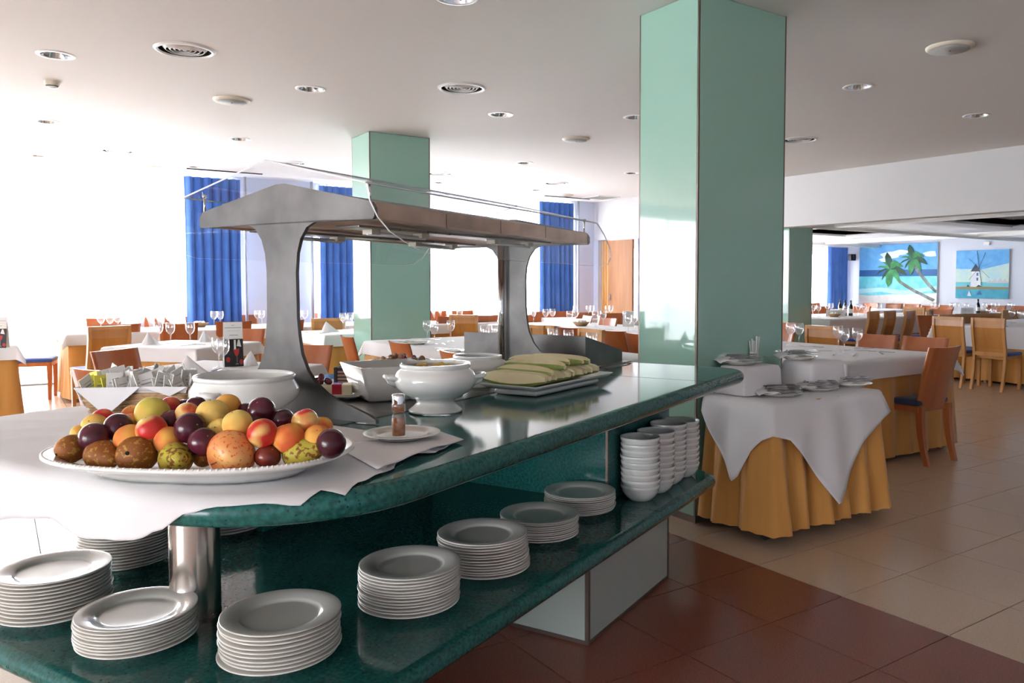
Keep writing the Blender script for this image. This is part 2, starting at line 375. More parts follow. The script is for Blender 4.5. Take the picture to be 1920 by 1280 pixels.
# walls
struct(G().box(-9.15, -9, -4, -3.3, 0, CZ).box(-9.15, -9, -3.3, YW, 2.7, CZ).box(-9.15, -9, 2.825, YW, 0, 2.7).build('wall_left', M['wall']))
struct(box('wall_back', M['wall'], -9, 17.7, -4.15, -4, 0, CZ))
wf = struct(G().box(2.95, 4.1, 12.35, YW, 0, CZ).box(9.05, 10.0, 12.3, YW, 0, CZ).box(-9, 17.7, 12.42, YW, 2.72, CZ).box(16.9, 17.7, 12.3, YW, 0, CZ).box(9.98, 17.7, 12.42, YW, 2.1, CZ).build('wall_window', M['wall']))
bm_ = struct(box('trim_1', M['beam'], XB, XB+.22, -4, YW, BZ, CZ+.3))
struct(box('wall_hall', M['wall'], 17.6, 17.75, -4, YW, 0, 2.6))
# hall ceiling with skylight wells
g = G(); zc = 2.36; XH = XB+.21
SK = [(11.4, 14.9, 8.8, 10.4), (11.4, 14.9, 5.2, 7.0), (11.4, 14.9, 1.2, 3.2)]
ys = sorted({-4, YW} | {s[2] for s in SK} | {s[3] for s in SK})
for a, b in zip(ys, ys[1:]):
    hole = [s for s in SK if s[2] <= a and b <= s[3]]
    if hole: g.box(XH, hole[0][0], a, b, zc, zc+.1).box(hole[0][1], 17.7, a, b, zc, zc+.1)
    else: g.box(XH, 17.7, a, b, zc, zc+.1)
for x0, x1, y0, y1 in SK:
    g.box(x0-.05, x0, y0-.05, y1+.05, zc-.04, zc+.3).box(x1, x1+.05, y0-.05, y1+.05, zc-.04, zc+.3).box(x0, x1, y0-.05, y0, zc-.04, zc+.3).box(x0, x1, y1, y1+.05, zc-.04, zc+.3).box(x0, x1, y0, y1, zc+.3, zc+.34)
hc = struct(g.build('ceiling_hall', M['hallceil']))
for k, (p, q) in enumerate([((11.0, -3, 2.25), (11.0, 12.2, 2.25)), ((15.4, -3, 2.25), (15.4, 12.2, 2.25)), ((10, 7.9, 2.22), (17.5, 7.9, 2.22)), ((10, 11.3, 2.22), (17.5, 11.3, 2.22)), ((10, 4.2, 2.22), (17.5, 4.2, 2.22))]):
    o = G().tube([p, q], .045, 12).build('ceiling_pipe', M['trimwhite'], None, True)
    tag(o, ['white pipe under the dining hall ceiling nearest the wide opening', 'white pipe under hall ceiling running in front of the two paintings', 'white pipe crossing hall ceiling above the palm painting', 'white pipe crossing hall ceiling near the hall window', 'white pipe crossing hall ceiling at right above the windmill painting'][k], 'pipe', 'white ceiling pipes in the hall')
# ceiling fixtures
def mk_dl():
    t = thing('downlight', 'x', 'ceiling light')
    G().lathe([(.092, .0), (.094, -.006), (.118, -.004), (.12, 0)], 32).build('trim_ring', M['trimwhite'], t, True)
    G().lathe([(.092, -.002), (.075, .05), (.05, .11), (.02, .13), (.001, .13)], 32).build('reflector', M['reflector'], t, True)
    g = G()
    for k in range(8):
        a = 2*PI*k/8; g.bar((.03*math.cos(a), .03*math.sin(a), .05), (.085*math.cos(a), .085*math.sin(a), .02), .003, .03)
    g.build('louvre', M['reflector'], t); G().ball((0, 0, .08), .028, 8).build('bulb', M['trimwhite'], t, True)
    return t
def mk_vent():
    t = thing('ceiling_vent', 'x', 'vent')
    G().lathe([(.165, 0), (.168, -.012), (.185, -.008), (.195, 0)], 40).build('outer_ring', M['trimwhite'], t, True)
    for r in (.14, .112, .084, .056, .028):
        G().lathe([(r, .012), (r-.022, -.008), (r-.024, -.006), (r-.003, .016), (r, .012)], 36).build('cone_ring', M['trimwhite'], t, True)
    G().lathe([(.165, 0), (.165, .08), (.001, .08)], 32).build('duct', M['dark'], t, True)
    return t
def mk_sp():
    t = thing('ceiling_speaker', 'x', 'speaker')
    G().lathe([(.15, 0), (.148, -.012), (.135, -.022), (.12, -.022)], 40).build('rim', M['beige'], t, True)
    G().lathe([(.12, -.021), (.118, -.026), (.001, -.028)], 40).build('grille', M['speaker'], t, True)
    G().lathe([(.006, -.029), (.005, -.031), (.0005, -.031)], 10).build('badge', M['dark'], t)
    return t
dl = Kind(mk_dl); vt = Kind(mk_vent); sp = Kind(mk_sp)
DLL = ['round recessed ceiling light nearest the top left corner', 'round recessed ceiling light right of the leftmost big speaker disc', 'round recessed ceiling light midway between the two green pillars tops', 'round recessed ceiling light just right of the big green pillar', 'rightmost round recessed ceiling light near right picture edge', 'recessed ceiling light below the smoke detector', 'recessed ceiling light left of the far green pillar', 'recessed ceiling light right of the far green pillar', 'far left recessed ceiling light close to the sheer curtains', 'recessed ceiling light above the left blue curtain', 'small recessed ceiling light beside the far pillar, near curtain rail', 'recessed ceiling light half hidden at left edge of big pillar, lower one', 'recessed ceiling light half hidden at left edge of big pillar, upper one', 'tiny recessed ceiling light above the right blue curtain', 'recessed ceiling light cut by the top picture edge']
for (x, y, _), l in zip(DL, DLL): dl.put((x, y, CZ), 0, l, 'recessed ceiling lights')
VTL = ['largest round ringed ceiling vent at upper left', 'round ringed ceiling vent right of the picture top centre', 'round ringed ceiling vent at right edge of the big green pillar', 'round ceiling vent near the left windows', 'round ceiling vent just above the sneeze guard apex', 'round ceiling vent at right edge of far pillar', 'round ceiling vent above the second blue curtains, far right group']
for (x, y), l in zip(VT, VTL): vt.put((x, y, CZ), 0, l, 'round ceiling vents')
SPL = ['flat grey ceiling speaker disc above the buffet at left', 'flat grey ceiling speaker disc left of the big pillar', 'large flat ceiling speaker disc at top right', 'ceiling speaker disc just above left blue curtain', 'ceiling speaker disc above the right blue curtain']
for (x, y), l in zip(SP, SPL): sp.put((x, y, CZ), 0, l, 'flat ceiling speakers')
t = thing('smoke_detector', 'small beige smoke detector on the ceiling at upper left', 'detector', (.419, 7.37, CZ))
G().lathe([(.055, 0), (.055, -.022), (.045, -.032)], 24).build('base', M['beige'], t, True); G().lathe([(.04, -.032), (.04, -.042), (.034, -.05), (.001, -.052)], 24).build('sensor', M['trimwhite'], t, True)
G().lathe([(.0405, -.034), (.0405, -.041)], 24).build('slot', M['dark'], t)
t = thing('ceiling_grille', 'square louvred air grille in the ceiling by the far corner', 'vent', (9.1, 11.45, CZ))
G().box(-.25, .25, -.25, .25, -.012, 0).build('frame', M['trimwhite'], t)
for k in range(9): G().box(-.22, .22, -.2+k*.05, -.18+k*.05, -.016, -.012).build('slat', M['speaker'], t)
for k, (x0, x1) in enumerate([(2.2, 3.2), (8.1, 9.1)]):
    o = box('curtain_rail', M['dark'], x0, x1, 11.78, 11.82, CZ-.012, CZ); tag(o, ['dark curtain rail slot over the leftmost blue curtain', 'dark curtain rail slot over the right blue curtain'][k], 'rail', 'curtain rails')

# windows: frames and panes behind the sheers
def window(n, x0, x1, z1, step=1.25):
    wdw = struct(box('window_%d' % n, M['alu'], x0, x1, 12.45, 12.52, z1-.06, z1)); k = max(1, round((x1-x0)/step))
    box('frame', M['alu'], x0, x1, 12.45, 12.52, 0, .08, wdw)
    for i in range(k+1):
        x = x0+(x1-x0)*i/k; box('mullion', M['alu'], x-.03, x+.03, 12.45, 12.52, .08, z1-.06, wdw)
        if i < k: box('pane', M['paneg'], x+.03, x+(x1-x0)/k-.03, 12.482, 12.488, .08, z1-.06, wdw)
window(1, -9, 2.95, 2.72); window(2, 4.1, 9.05, 2.72); window(3, 10.0, 16.9, 2.1)
wdw = struct(box('window_4', M['alu'], -9.12, -9.05, -3.3, 2.825, 2.64, 2.7))  # unseen window, added to throw fill light on the buffet front
for i in range(6):
    y = -3.3+1.225*i; box('mullion', M['alu'], -9.12, -9.05, y-.03, y+.03, 0, 2.64, wdw)
    if i < 5: box('pane', M['paneg'], -9.088, -9.082, y+.03, y+1.195, .02, 2.64, wdw)
tr = struct(box('trim_2', M['concrete'], -12, 24, YW, 20, -.2, -.05))
o = box('parapet', M['concrete'], -12, 24, 16, 16.2, -.05, .75); tag(o, 'low white terrace parapet outside behind the sheer curtains', 'wall')
def curtain(name, m, x0, x1, y, z0, z1, amp, per, label, cat, pinch=0., n=8, group=None):
    k = max(8, int((x1-x0)/per*n)); rows = []; sd = random.random()*9
    for j in range(7):
        tz = j/6; z = z1+(z0-z1)*tz; row = []
        for i in range(k+1):
            s = i/k; x = x0+(x1-x0)*s; c = (x0+x1)/2
            x = c+(x-c)*(1-pinch*math.sin(PI*tz)*.5)
            ph = 2*PI*(x0+(x1-x0)*s)/per+.5*math.sin(sd+3.1*s*(x1-x0)/per/3)
            a = amp*(.55+.45*tz)*(1+.35*math.sin(sd+s*17.3+tz*1.2))
            row.append(Vector((x+.25*a*math.cos(ph*1.0+1), y+a*math.sin(ph+.25*math.sin(2.2*tz+sd)), z)))
        rows.append(row)
    o = G().grid(rows).build(name, m, None, True, fix=False)
    return tag(o, label, cat, group)
curtain('sheer_curtain', M['sheer'], -9, 2.95, 12.2, .04, 2.86, .035, .13, 'wide white sheer curtain glowing over the left windows', 'curtain')
sd_rows = [[Vector((-8.85+.035*math.sin(i*.8), -3.4+6.4*i/400, z)) for i in range(401)] for z in (2.86, 1.4, .03)]  # out-of-view curtain, added to weaken the fill light from this side
tag(G().grid(sd_rows).build('sheer_curtain', M['sheer'], None, True, fix=False), 'white sheer curtain added to dim the unseen fill windows at far left', 'curtain')
curtain('sheer_curtain', M['sheer'], 4.1, 9.05, 12.2, .04, 2.86, .035, .13, 'white sheer curtain behind the middle of the room, right of far pillar', 'curtain')
curtain('sheer_curtain', M['sheer'], 10.0, 16.9, 12.2, .04, 2.2, .035, .13, 'white sheer curtain over the window of the far hall', 'curtain')
BLU = 'heavy blue curtains'
curtain('blue_curtain', M['blue'], 2.2, 2.93, 11.95, .02, 2.80, .05, .115, 'leftmost long blue curtain, seen through the sneeze guard', 'curtain', .06, 10, BLU)
curtain('blue_curtain', M['blue'], 4.08, 4.62, 11.95, .02, 2.80, .05, .115, 'long blue curtain between buffet leg and far green pillar', 'curtain', .06, 10, BLU)
curtain('blue_curtain', M['blue'], 8.1, 8.82, 11.95, .02, 2.80, .05, .115, 'long blue curtain right of the second sneeze guard leg', 'curtain', .03, 10, BLU)
curtain('blue_curtain', M['blue'], 16.55, 17.3, 12.0, .02, 2.2, .05, .13, 'dark blue curtain in the far hall beside the palm painting', 'curtain', .03, 10, BLU)
# short blue curtain next to the folding door, hangs under the beam
rows = [[Vector((XB+.1+.04*math.sin(i*1.3), 11.12-.05*i*.7, z)) for i in range(12)] for z in (2.15, 1.2, .06)]
tag(G().grid(rows).build('blue_curtain', M['blue'], None, True, fix=False), 'narrow blue curtain strip between folding door and big pillar', 'curtain', BLU)
for k, (x, y) in enumerate([(3.04, 12.14), (4.02, 12.14), (9.07, 12.1)]):
    o = G().tube([(x, y, 0), (x, y, CZ-.02)], .022, 14).build('steel_pole', M['alu'], None, True)
    tag(o, ['steel floor to ceiling pole right of leftmost blue curtain', 'steel floor to ceiling pole left of second blue curtain', 'steel floor to ceiling pole right of the third blue curtain'][k], 'pole', 'steel poles by the windows')
# folding wooden door under the beam
t = thing('folding_door', 'folded brown wooden partition under the beam at the far corner', 'door', (XB+.05, 11.2, 0))
for k in range(3): G().box(0, .05, .72+k*.07, .78+k*.07, .02, 2.14).build('door_edge', M['light'], t, bevel=.004)
d = G().box(0, .045, .02, .72, .02, 2.14).build('door_leaf', M['door'], t, bevel=.004)
G().box(-.02, 0, .64, .67, 1.0, 1.12).build('handle', M['chrome'], d, bevel=.004)
struct(box('wall_corner', M['wall'], XB, XB+.2, 12.17, YW, 0, BZ))
# pillars
def pillar(x0, x1, y0, y1, z1, label):
    t = thing('pillar', label, 'pillar', (x0, y0, 0)); W = x1-x0; D = y1-y0; e = .012
    G().box(.012, W-.012, .012, D-.012, 0, z1).build('core', M['dark'], t)
    for a, b, c, d_ in ((0, .01, e, D-e), (W-.01, W, e, D-e), (e, W-e, 0, .01), (e, W-e, D-.01, D)):
        G().box(a, b, c, d_, .04, z1-.004).build('glass_panel', M['greenglass'], t, bevel=.0015)
    for a, b in ((0, 0), (W-e, 0), (0, D-e), (W-e, D-e)):
        G().box(a+.001, a+e-.001, b+.001, b+e-.001, 0, z1-.001).build('corner_strip', M['trimmetal'], t)
    G().box(.004, W-.004, .004, D-.004, 0, .04).build('plinth', M['trimmetal'], t)
pillar(3.144, 3.863, 3.116, 3.60, CZ, 'large mint green glass-clad pillar at right behind the buffet')
pillar(3.215, 3.905, 7.88, 8.37, CZ, 'mint green glass-clad pillar behind the sneeze guard')
pillar(9.9, 10.45, 7.88, 8.37, 2.33, 'pale green glass-clad pillar in the far hall, beside the big pillar')

# ------------------------------------------------------------------ paintings and hall wall
def painting(name, label, y0, y1, z0, z1, fn):
    t = thing(name, label, 'painting', (17.6, (y0+y1)/2, (z0+z1)/2)); W = y1-y0; Hh = z1-z0
    G().box(-.045, -.002, -W/2, W/2, -Hh/2, Hh/2).build('canvas', M['white'], t)
    # s runs 0..1 left to right as seen, q 0..1 bottom to top
    lay = [0]
    def poly(pts, c, nm):
        lay[0] += 1; m = bpy.data.materials.get('paint_'+c[0]) or mat('paint_'+c[0], c[1], .6, noise=7 if len(c) > 2 else None, c2=c[2] if len(c) > 2 else None)
        x = -.045-.0006*lay[0]
        mesh(nm, [(x, W/2-s*W, -Hh/2+q*Hh) for s, q in pts], [tuple(range(len(pts)))], m, t)
    fn(poly); return t
SKY = ('sky', (.10, .38, .80), (.16, .48, .86)); SEA = ('sea', (.02, .12, .36)); TUR = ('turquoise', (.12, .60, .72), (.25, .75, .8)); SND = ('sand', (.70, .68, .66), (.8, .8, .78)); WHT = ('cloud', (.72, .82, .90)); GRN = ('palm_leaf', (.02, .18, .05), (.05, .35, .12)); TRK = ('palm_trunk', (.05, .06, .06), (.3, .34, .34)); LSE = ('shallow', (.45, .80, .85)); DGR = ('leaf_shade', (.01, .07, .04))
def palm_fn(poly):
    poly([(0, .5), (1, .5), (1, 1), (0, 1)], SKY, 'painted_sky'); poly([(0, .44), (1, .44), (1, .57), (0, .57)], SEA, 'painted_horizon_sea')
    poly([(0, .12), (1, .18), (1, .46), (0, .46)], TUR, 'painted_water'); poly([(0, .16), (.3, .2), (.6, .14), (1, .24), (1, .3), (.6, .22), (.3, .27), (0, .24)], LSE, 'painted_foam')
    poly([(0, 0), (1, 0), (1, .17), (.7, .1), (.45, .16), (.2, .12), (0, .14)], SND, 'painted_sand')
    for cx, cy, w_ in ((.42, .82, .13), (.55, .86, .10), (.93, .82, .10), (.35, .74, .08)):
        poly([(cx+w_*math.cos(a)*(1+.15*math.sin(5*a)), cy+w_*.45*math.sin(a)) for a in [2*PI*i/18 for i in range(18)] if cx+w_*math.cos(a)*1.15 < 1], WHT, 'painted_cloud')
    for P in ([(.45, .52), (.55, .36), (.72, .22), (.97, .06)], [(.70, .68), (.78, .52), (.9, .32), (1., .2)]):
        L_ = [(x-.012, y-.018) for x, y in P]; U_ = [(min(1, x+.014), y+.02) for x, y in P]; poly(L_+U_[::-1], TRK, 'painted_trunk')
    for cx, cy, s in ((.42, .58, 1.), (.70, .74, .85)):
        for k, (a, l) in enumerate(((190, .20), (160, .22), (120, .2), (100, .27), (60, .2), (30, .2), (350, .22), (310, .2), (265, .28), (225, .16))):
            a = R(a); dx, dy = math.cos(a)*l*s, math.sin(a)*l*s*1.1; px, py = -dy*.16, dx*.16; dr = -.07*s if abs(math.cos(a)) > .4 else 0
            pts = [(cx, cy), (cx+dx*.35+px, cy+dy*.35+py+.03), (cx+dx*.75+px*.8, cy+dy*.75+py*.8), (cx+dx, cy+dy+dr), (cx+dx*.7-px*.8, cy+dy*.7-py*.8+dr*.3), (cx+dx*.3-px, cy+dy*.3-py)]
            poly([(min(1, x), y) for x, y in pts], GRN if k % 3 else DGR, 'painted_leaf')
    poly([(.0, .98), (.0, 1), (1, 1), (1, .98)], SKY, 'painted_edge')
def mill_fn(poly):
    poly([(0, 0), (1, 0), (1, 1), (0, 1)], SKY, 'painted_sky'); poly([(0, .34), (1, .34), (1, .72), (.5, .6), (0, .62)], ('haze', (.42, .66, .72), (.6, .72, .6)), 'painted_haze')
    poly([(0, .0), (1, .0), (1, .20), (0, .20)], ('deepwater', (.03, .30, .48), (.06, .42, .55)), 'painted_water'); poly([(0, .24), (1, .24), (1, .34), (0, .34)], ('farwater', (.15, .50, .6)), 'painted_far_water')
    poly([(0, .19), (1, .19), (1, .235), (.3, .25), (0, .235)], ('bank', (.25, .20, .08)), 'painted_bank')
    for x, h_ in ((.66, .38), (.75, .41), (.85, .43), (.93, .40)): poly([(x-.07, .32), (x, h_), (min(1, x+.07), .32)], ('salt', (.55, .52, .58)), 'painted_hill')
    poly([(.29, .24), (.31, .56), (.46, .56), (.49, .24)], ('mill_white', (.62, .66, .72), (.75, .78, .8)), 'painted_tower')
    poly([(.29, .56), (.385, .72), (.475, .56)], ('mill_roof', (.05, .06, .09)), 'painted_roof')
    for x, z in ((.42, .5), (.42, .4)): poly([(x-.015, z-.03), (x+.02, z-.03), (x+.02, z+.03), (x-.015, z+.03)], SEA, 'painted_window')
    poly([(.22, .24), (.24, .29), (.28, .24)], DGR, 'painted_bush'); poly([(.40, .24), (.45, .285), (.52, .24)], DGR, 'painted_bush')
    for a in (18, 62, 100, 145, 222, 285, 325):
        a = R(a); x, y = .45, .63; dx, dy = math.cos(a)*.25, math.sin(a)*.36; n_ = .004
        poly([(x-n_, y), (x+n_, y), (x+dx+n_, y+dy), (x+dx-n_, y+dy)], ('mill_spar', (.03, .03, .05)), 'painted_spar')
    poly([(.24, .05), (.27, .16), (.32, .05)], ('mill_white', (.62, .66, .72)), 'painted_reflection'); poly([(.41, .07), (.46, .16), (.52, .08)], SEA, 'painted_reflection')
painting('palm_painting', 'large canvas painting of two leaning palms on a turquoise beach', 9.86, 11.85, .85, 2.255, palm_fn)
painting('windmill_painting', 'smaller canvas painting of a white windmill beside blue water', 8.3, 9.43, 1.0, 2.05, mill_fn)
t = thing('wall_speaker', 'small black speaker bracketed on hall wall left of palm painting', 'speaker', (17.5, 12.0, 1.98))
G().box(-.12, .0, -.09, .06, -.09, .07).build('cabinet', M['black'], t, bevel=.01); G().box(0, .1, -.02, .02, -.02, .02).build('bracket', M['black'], t)
o = box('wall_box', M['trimwhite'], 17.55, 17.6, 8.72, 8.84, 2.15, 2.22, bevel=.004); tag(o, 'tiny white box high on hall wall above windmill painting', 'box')

# ------------------------------------------------------------------ buffet island
def bmesh_local(g): return g
t = thing('buffet_counter', 'green terrazzo buffet island with rounded edges and lower plate shelf', 'buffet', (0, 0, 0), BA)
ZT, ZS = .91, .40
bullslab(rrect(.93, 3.87, 1.10, 2.73, [.17, .17, .38, .42], 12), ZT-.06, ZT, 10).build('countertop', M['terrazzo'], t, True)
bullslab(rrect(1.01, 3.80, 1.22, 2.62, [.14, .14, .35, .4], 12), ZS-.06, ZS, 10).build('lower_shelf', M['terrazzo'], t, True)
for o in t.children:
    for p in o.data.polygons:
        if len(p.vertices) > 8: p.use_smooth = False
b = G().box(2.57, 3.32, 1.34, 2.45, .01, .34).build('plinth', M['dark'], t)
for a in ((2.55, 2.562, 1.335, 2.46), (3.32, 3.332, 1.335, 2.46)): G().box(*a, .015, .34).build('glass_panel', M['paleglass'], t, bevel=.002)
G().box(2.565, 3.318, 1.32, 1.332, .015, .34).build('glass_panel', M['paleglass'], t, bevel=.002)
for x in (2.55, 3.32): G().box(x, x+.013, 1.319, 1.334, 0, .34).build('corner_strip', M['trimmetal'], t)
G().box(2.55, 3.33, 1.322, 2.46, 0, .014).build('kick_strip', M['trimmetal'], t)
G().box(3.0, 3.70, 1.467, 2.45, ZS, .851).build('upper_body', M['terrazzo'], t, bevel=.003)
G().box(2.0, 3.0, 2.40, 2.45, ZS, .851).build('rear_panel', M['terrazzo'], t, bevel=.003)
G().box(2.994, 3.002, 1.461, 1.471, ZS, .851).build('corner_strip', M['trimmetal'], t)
G().lathe([(.067, ZS), (.067, .851)], 40, (1.405, 1.965, 0)).build('support_column', M['polished'], t, True)
G().box(1.3, 1.9, 1.6, 2.3, .0, .34).build('rear_plinth', M['dark'], t)
G().box(1.70, 3.745, 1.70, 2.50, ZT, ZT+.0025).build('steel_inlay', M['steeltop'], t)
for u, v0, v1, z in ((3.25, 1.10, 1.70, ZT), (1.9, 1.22, 1.55, ZS), (3.0, 1.22, 1.42, ZS)): G().box(u, u+.0022, v0, v1, z-.001, z+.0004).build('joint', M['dark'], t)

# heated canopy on two steel legs with clear guards
VC = 2.0
gd = thing('sneeze_guard', 'brushed steel heated canopy with two legs and clear acrylic guards', 'sneeze guard', (0, 0, 0), BA)
half = [(.39, ZT+.003), (.388, .925), (.36, .937), (.30, .955), (.245, .968), (.19, .990), (.143, 1.02), (.11, 1.055), (.085, 1.105), (.074, 1.16), (.068, 1.22), (.066, 1.36), (.072, 1.42), (.088, 1.465), (.115, 1.498), (.15, 1.513), (.2, 1.516), (.385, 1.512), (.392, 1.52), (.392, 1.545), (.38, 1.562), (.36, 1.568), (.02, 1.636)]
def leg_pl(u0, u1, dz=0):
    pts = [(VC-a, z) for a, z in half]+[(VC+a, z) for a, z in half[::-1]]
    pts = [(p, q-dz if q > 1.3 else q) for p, q in pts]
    g = G(); n = len(pts); v = [Vector((u, p, q)) for u in (u0, u1) for p, q in pts]
    f = [(i, (i+1) % n, (i+1) % n+n, i+n) for i in range(n)]
    h = len(half)
    for k in range(h-1):
        i, j = k, k+1; i2, j2 = 2*h-1-k, 2*h-2-k
        f += [(i, j, j2, i2), (n+i, n+i2, n+j2, n+j)]
    return g.add(v, f)
leg_pl(1.755, 1.768).build('leg', M['steel'], gd)
leg_pl(3.10, 3.113, .018).build('leg', M['steel'], gd)
G().tube([(3.07, 2.045, ZT), (3.07, 2.045, 1.51)], .016, 16).build('post', M['chrome'], gd, True)
G().tube([(1.80, 2.0, ZT), (1.80, 2.0, 1.52)], .014, 16).build('post', M['chrome'], gd, True)
cs = [(-.385, 1.515), (-.385, 1.56), (0, 1.632), (.385, 1.56), (.385, 1.515), (.375, 1.515), (.375, 1.552), (0, 1.62), (-.375, 1.552), (-.375, 1.515)]
rows = [[Vector((u, VC+p, q-(u-1.768)/1.332*.018)) for p, q in cs] for u in (1.768, 3.10)]
hood = G().grid([r_[1:4] for r_ in rows], 0)
hood.build('hood_top', M['steel'], gd, fix=False)
for s in (-1, 1):
    v = []
    for u in (1.768, 3.10):
        dz = (u-1.768)/1.332*.018
        v += [(u, VC+s*.386, 1.515-dz), (u, VC+s*.386, 1.5625-dz), (u, VC+s*.374, 1.5625-dz), (u, VC+s*.374, 1.515-dz)]
    mesh('fascia', v, [(0, 1, 5, 4), (1, 2, 6, 5), (2, 3, 7, 6), (3, 0, 4, 7), (0, 3, 2, 1), (4, 5, 6, 7)], M['rosy_metal'], gd)
    for k in range(3): G().box(2.1+k*.32, 2.102+k*.32, VC+s*.3865, VC+s*.3875, 1.505, 1.552).build('fascia_joint', M['dark'], gd) if s < 0 else None
mesh('hood_underside', [(1.77, VC-.37, 1.522), (1.77, VC+.37, 1.522), (3.1, VC+.37, 1.504), (3.1, VC-.37, 1.504)], [(0, 1, 2, 3)], M['rosy_metal'], gd)
for v in (1.80, 2.20):
    g = G().box(1.84, 3.02, v-.05, v+.05, 1.498, 1.506); hl = g.build('heat_lamp', M['steeltop'], gd, bevel=.003)
    for u in (1.95, 2.2, 2.65, 2.9): G().box(u-.02, u+.02, v-.02, v+.02, 1.482, 1.499).build('lamp_holder', M['beige'], hl)
    for a, b_ in ((1.93, 2.22), (2.63, 2.92)): G().tube([(a, v, 1.486), (b_, v, 1.483)], .007, 8).build('lamp_tube', M['trimwhite'], hl, True)
AZ, BZ2, TH = 1.70, 1.607, .005
def sheet(name, quad, th=TH, mt='acrylic'):
    q = [Vector(p) for p in quad]; n_ = (q[1]-q[0]).cross(q[2]-q[0]).normalized()*th; k = len(q)
    o = mesh(name, q, [tuple(range(k))], M[mt], gd)
    ed = []; me = G()
    for i in range(k):
        a, c = q[i], q[(i+1) % k]; me.add([a, c, c+n_, a+n_], [(0, 1, 2, 3)])
    me.build('polished_edge', M['acrylicedge'], o, fix=False); return o
sheet('guard_roof', [(1.70, VC, AZ), (1.70, VC-.41, BZ2), (3.14, VC-.41, BZ2-.02), (3.14, VC, AZ-.02)])
sheet('guard_roof', [(1.70, VC, AZ), (3.14, VC, AZ-.02), (3.14, VC+.40, BZ2-.02), (1.70, VC+.40, BZ2)])
sheet('guard_pane', [(u, VC-.41-(BZ2-z)*.10, z) for u, z in [(1.70, 1.607), (1.708, 1.56), (1.735, 1.515), (1.78, 1.477), (1.84, 1.45), (1.91, 1.425), (1.98, 1.413), (3.15, 1.40), (3.21, 1.41), (3.245, 1.44), (3.245, 1.48), (3.20, 1.54), (3.14, 1.587)]])
sheet('guard_pane', [(u, VC+.40+(BZ2-z)*.10, z) for u, z in [(1.70, 1.607), (1.683, 1.55), (1.675, 1.50), (1.68, 1.45), (1.70, 1.425), (1.76, 1.411), (2.83, 1.407), (2.90, 1.415), (2.96, 1.445), (3.0, 1.49), (3.14, 1.587)]])
for u in (1.76, 3.10):
    for s in (-1, 1):
        z = 1.56-(.018 if u > 2 else 0)
        pt = G().tube([(u, VC+s*.37, z), (u, VC+s*.37, z+.055)], .004, 8).lathe([(.008, z+.055), (.008, z+.063), (.001, z+.064)], 12, (u, VC+s*.37, 0)).build('stand_off', M['chrome'], gd, True)
# steel carving hood at the far end
st = thing('steel_shield', 'low steel box shield with sloping side standing on buffet end', 'shield', (0, 0, 0), BA)
G().add([(3.40, 1.78, ZT), (3.82, 1.78, ZT), (3.82, 1.78, .975), (3.40, 1.78, 1.072), (3.40, 2.50, ZT), (3.82, 2.50, ZT), (3.82, 2.50, .975), (3.40, 2.50, 1.072)],
        [(0, 1, 2, 3), (4, 7, 6, 5), (3, 2, 6, 7), (0, 3, 7, 4), (1, 5, 6, 2)]).build('hood', M['steel'], st, bevel=.002)
G().box(3.38, 3.85, 1.74, 1.80, ZT+.0026, ZT+.008).build('base_strip', M['steeltop'], st)

# ------------------------------------------------------------------ plates and bowls on the shelf
def mk_plate(name='dinner_plate', r=.145, m='cream'):
    s = r/.145
    pr_ = [(0, .004), (.05, .004), (.083, .004), (.088, .0), (.092, .001), (.094, .005), (.125, .015), (.1435, .0185), (.145, .0195), (.1445, .0215), (.142, .0222), (.122, .019), (.101, .0155), (.096, .0125), (.093, .0095), (.085, .0085), (.04, .008), (.0005, .008)]
    o = G().lathe([(max(a, .0004)*s, z*s) for a, z in pr_], 64).build(name, M[m], None, True); return tag(o, 'x', 'plate')
NTH = ['top', 'second from top', 'third from top', 'fourth from top', 'fifth from top', 'sixth from top', 'seventh from top', 'eighth from top', 'ninth from top', 'tenth from top', 'eleventh from top', 'twelfth from top', 'thirteenth from top', 'fourteenth from top']
pk = Kind(mk_plate)
ST = [((.121, 2.621), .53, 12, 'stack at left picture edge'), ((.283, 2.281), .488, 9, 'front stack left of the steel column'), ((.565, 1.984), .512, 10, 'front stack right of the steel column'), ((.964, 2.094), .526, 13, 'tall stack with greyish top plate, mid shelf'), ((1.273, 2.215), .528, 13, 'second stack right of middle, slightly sliding'), ((1.624, 2.405), .486, 10, 'third stack before the bowls'), ((1.939, 2.573), .488, 10, 'stack nearest the bowls'), ((.342, 2.959), .545, 14, 'rear stack left of steel column under the cloth'), ((.702, 3.147), .53, 12, 'rear stack just behind the steel column')]
for (x, y), zt, n, l in ST:
    pt = (zt-.422-ZS+.40)/(n-1)
    for k in range(n):
        sl = .006 if k in (0,) else .003
        pk.put((x+random.uniform(-sl, sl)+((n-1-k)*.0012 if 'sliding' in l else 0), y+random.uniform(-sl, sl), ZS+.0005+k*pt), random.random()*6,
               'white dinner plate, %s of %s' % (NTH[n-1-k], l), 'dinner plates, '+l)
def mk_bowl():
    o = G().lathe([(.0005, .004), (.04, .004), (.045, 0), (.050, .002), (.068, .02), (.080, .040), (.0815, .052), (.0845, .054), (.0855, .066), (.0835, .068), (.080, .062), (.078, .04), (.062, .018), (.045, .008), (.0005, .007)], 48).build('soup_bowl', M['white'], None, True)
    return tag(o, 'x', 'bowl')
bk = Kind(mk_bowl)
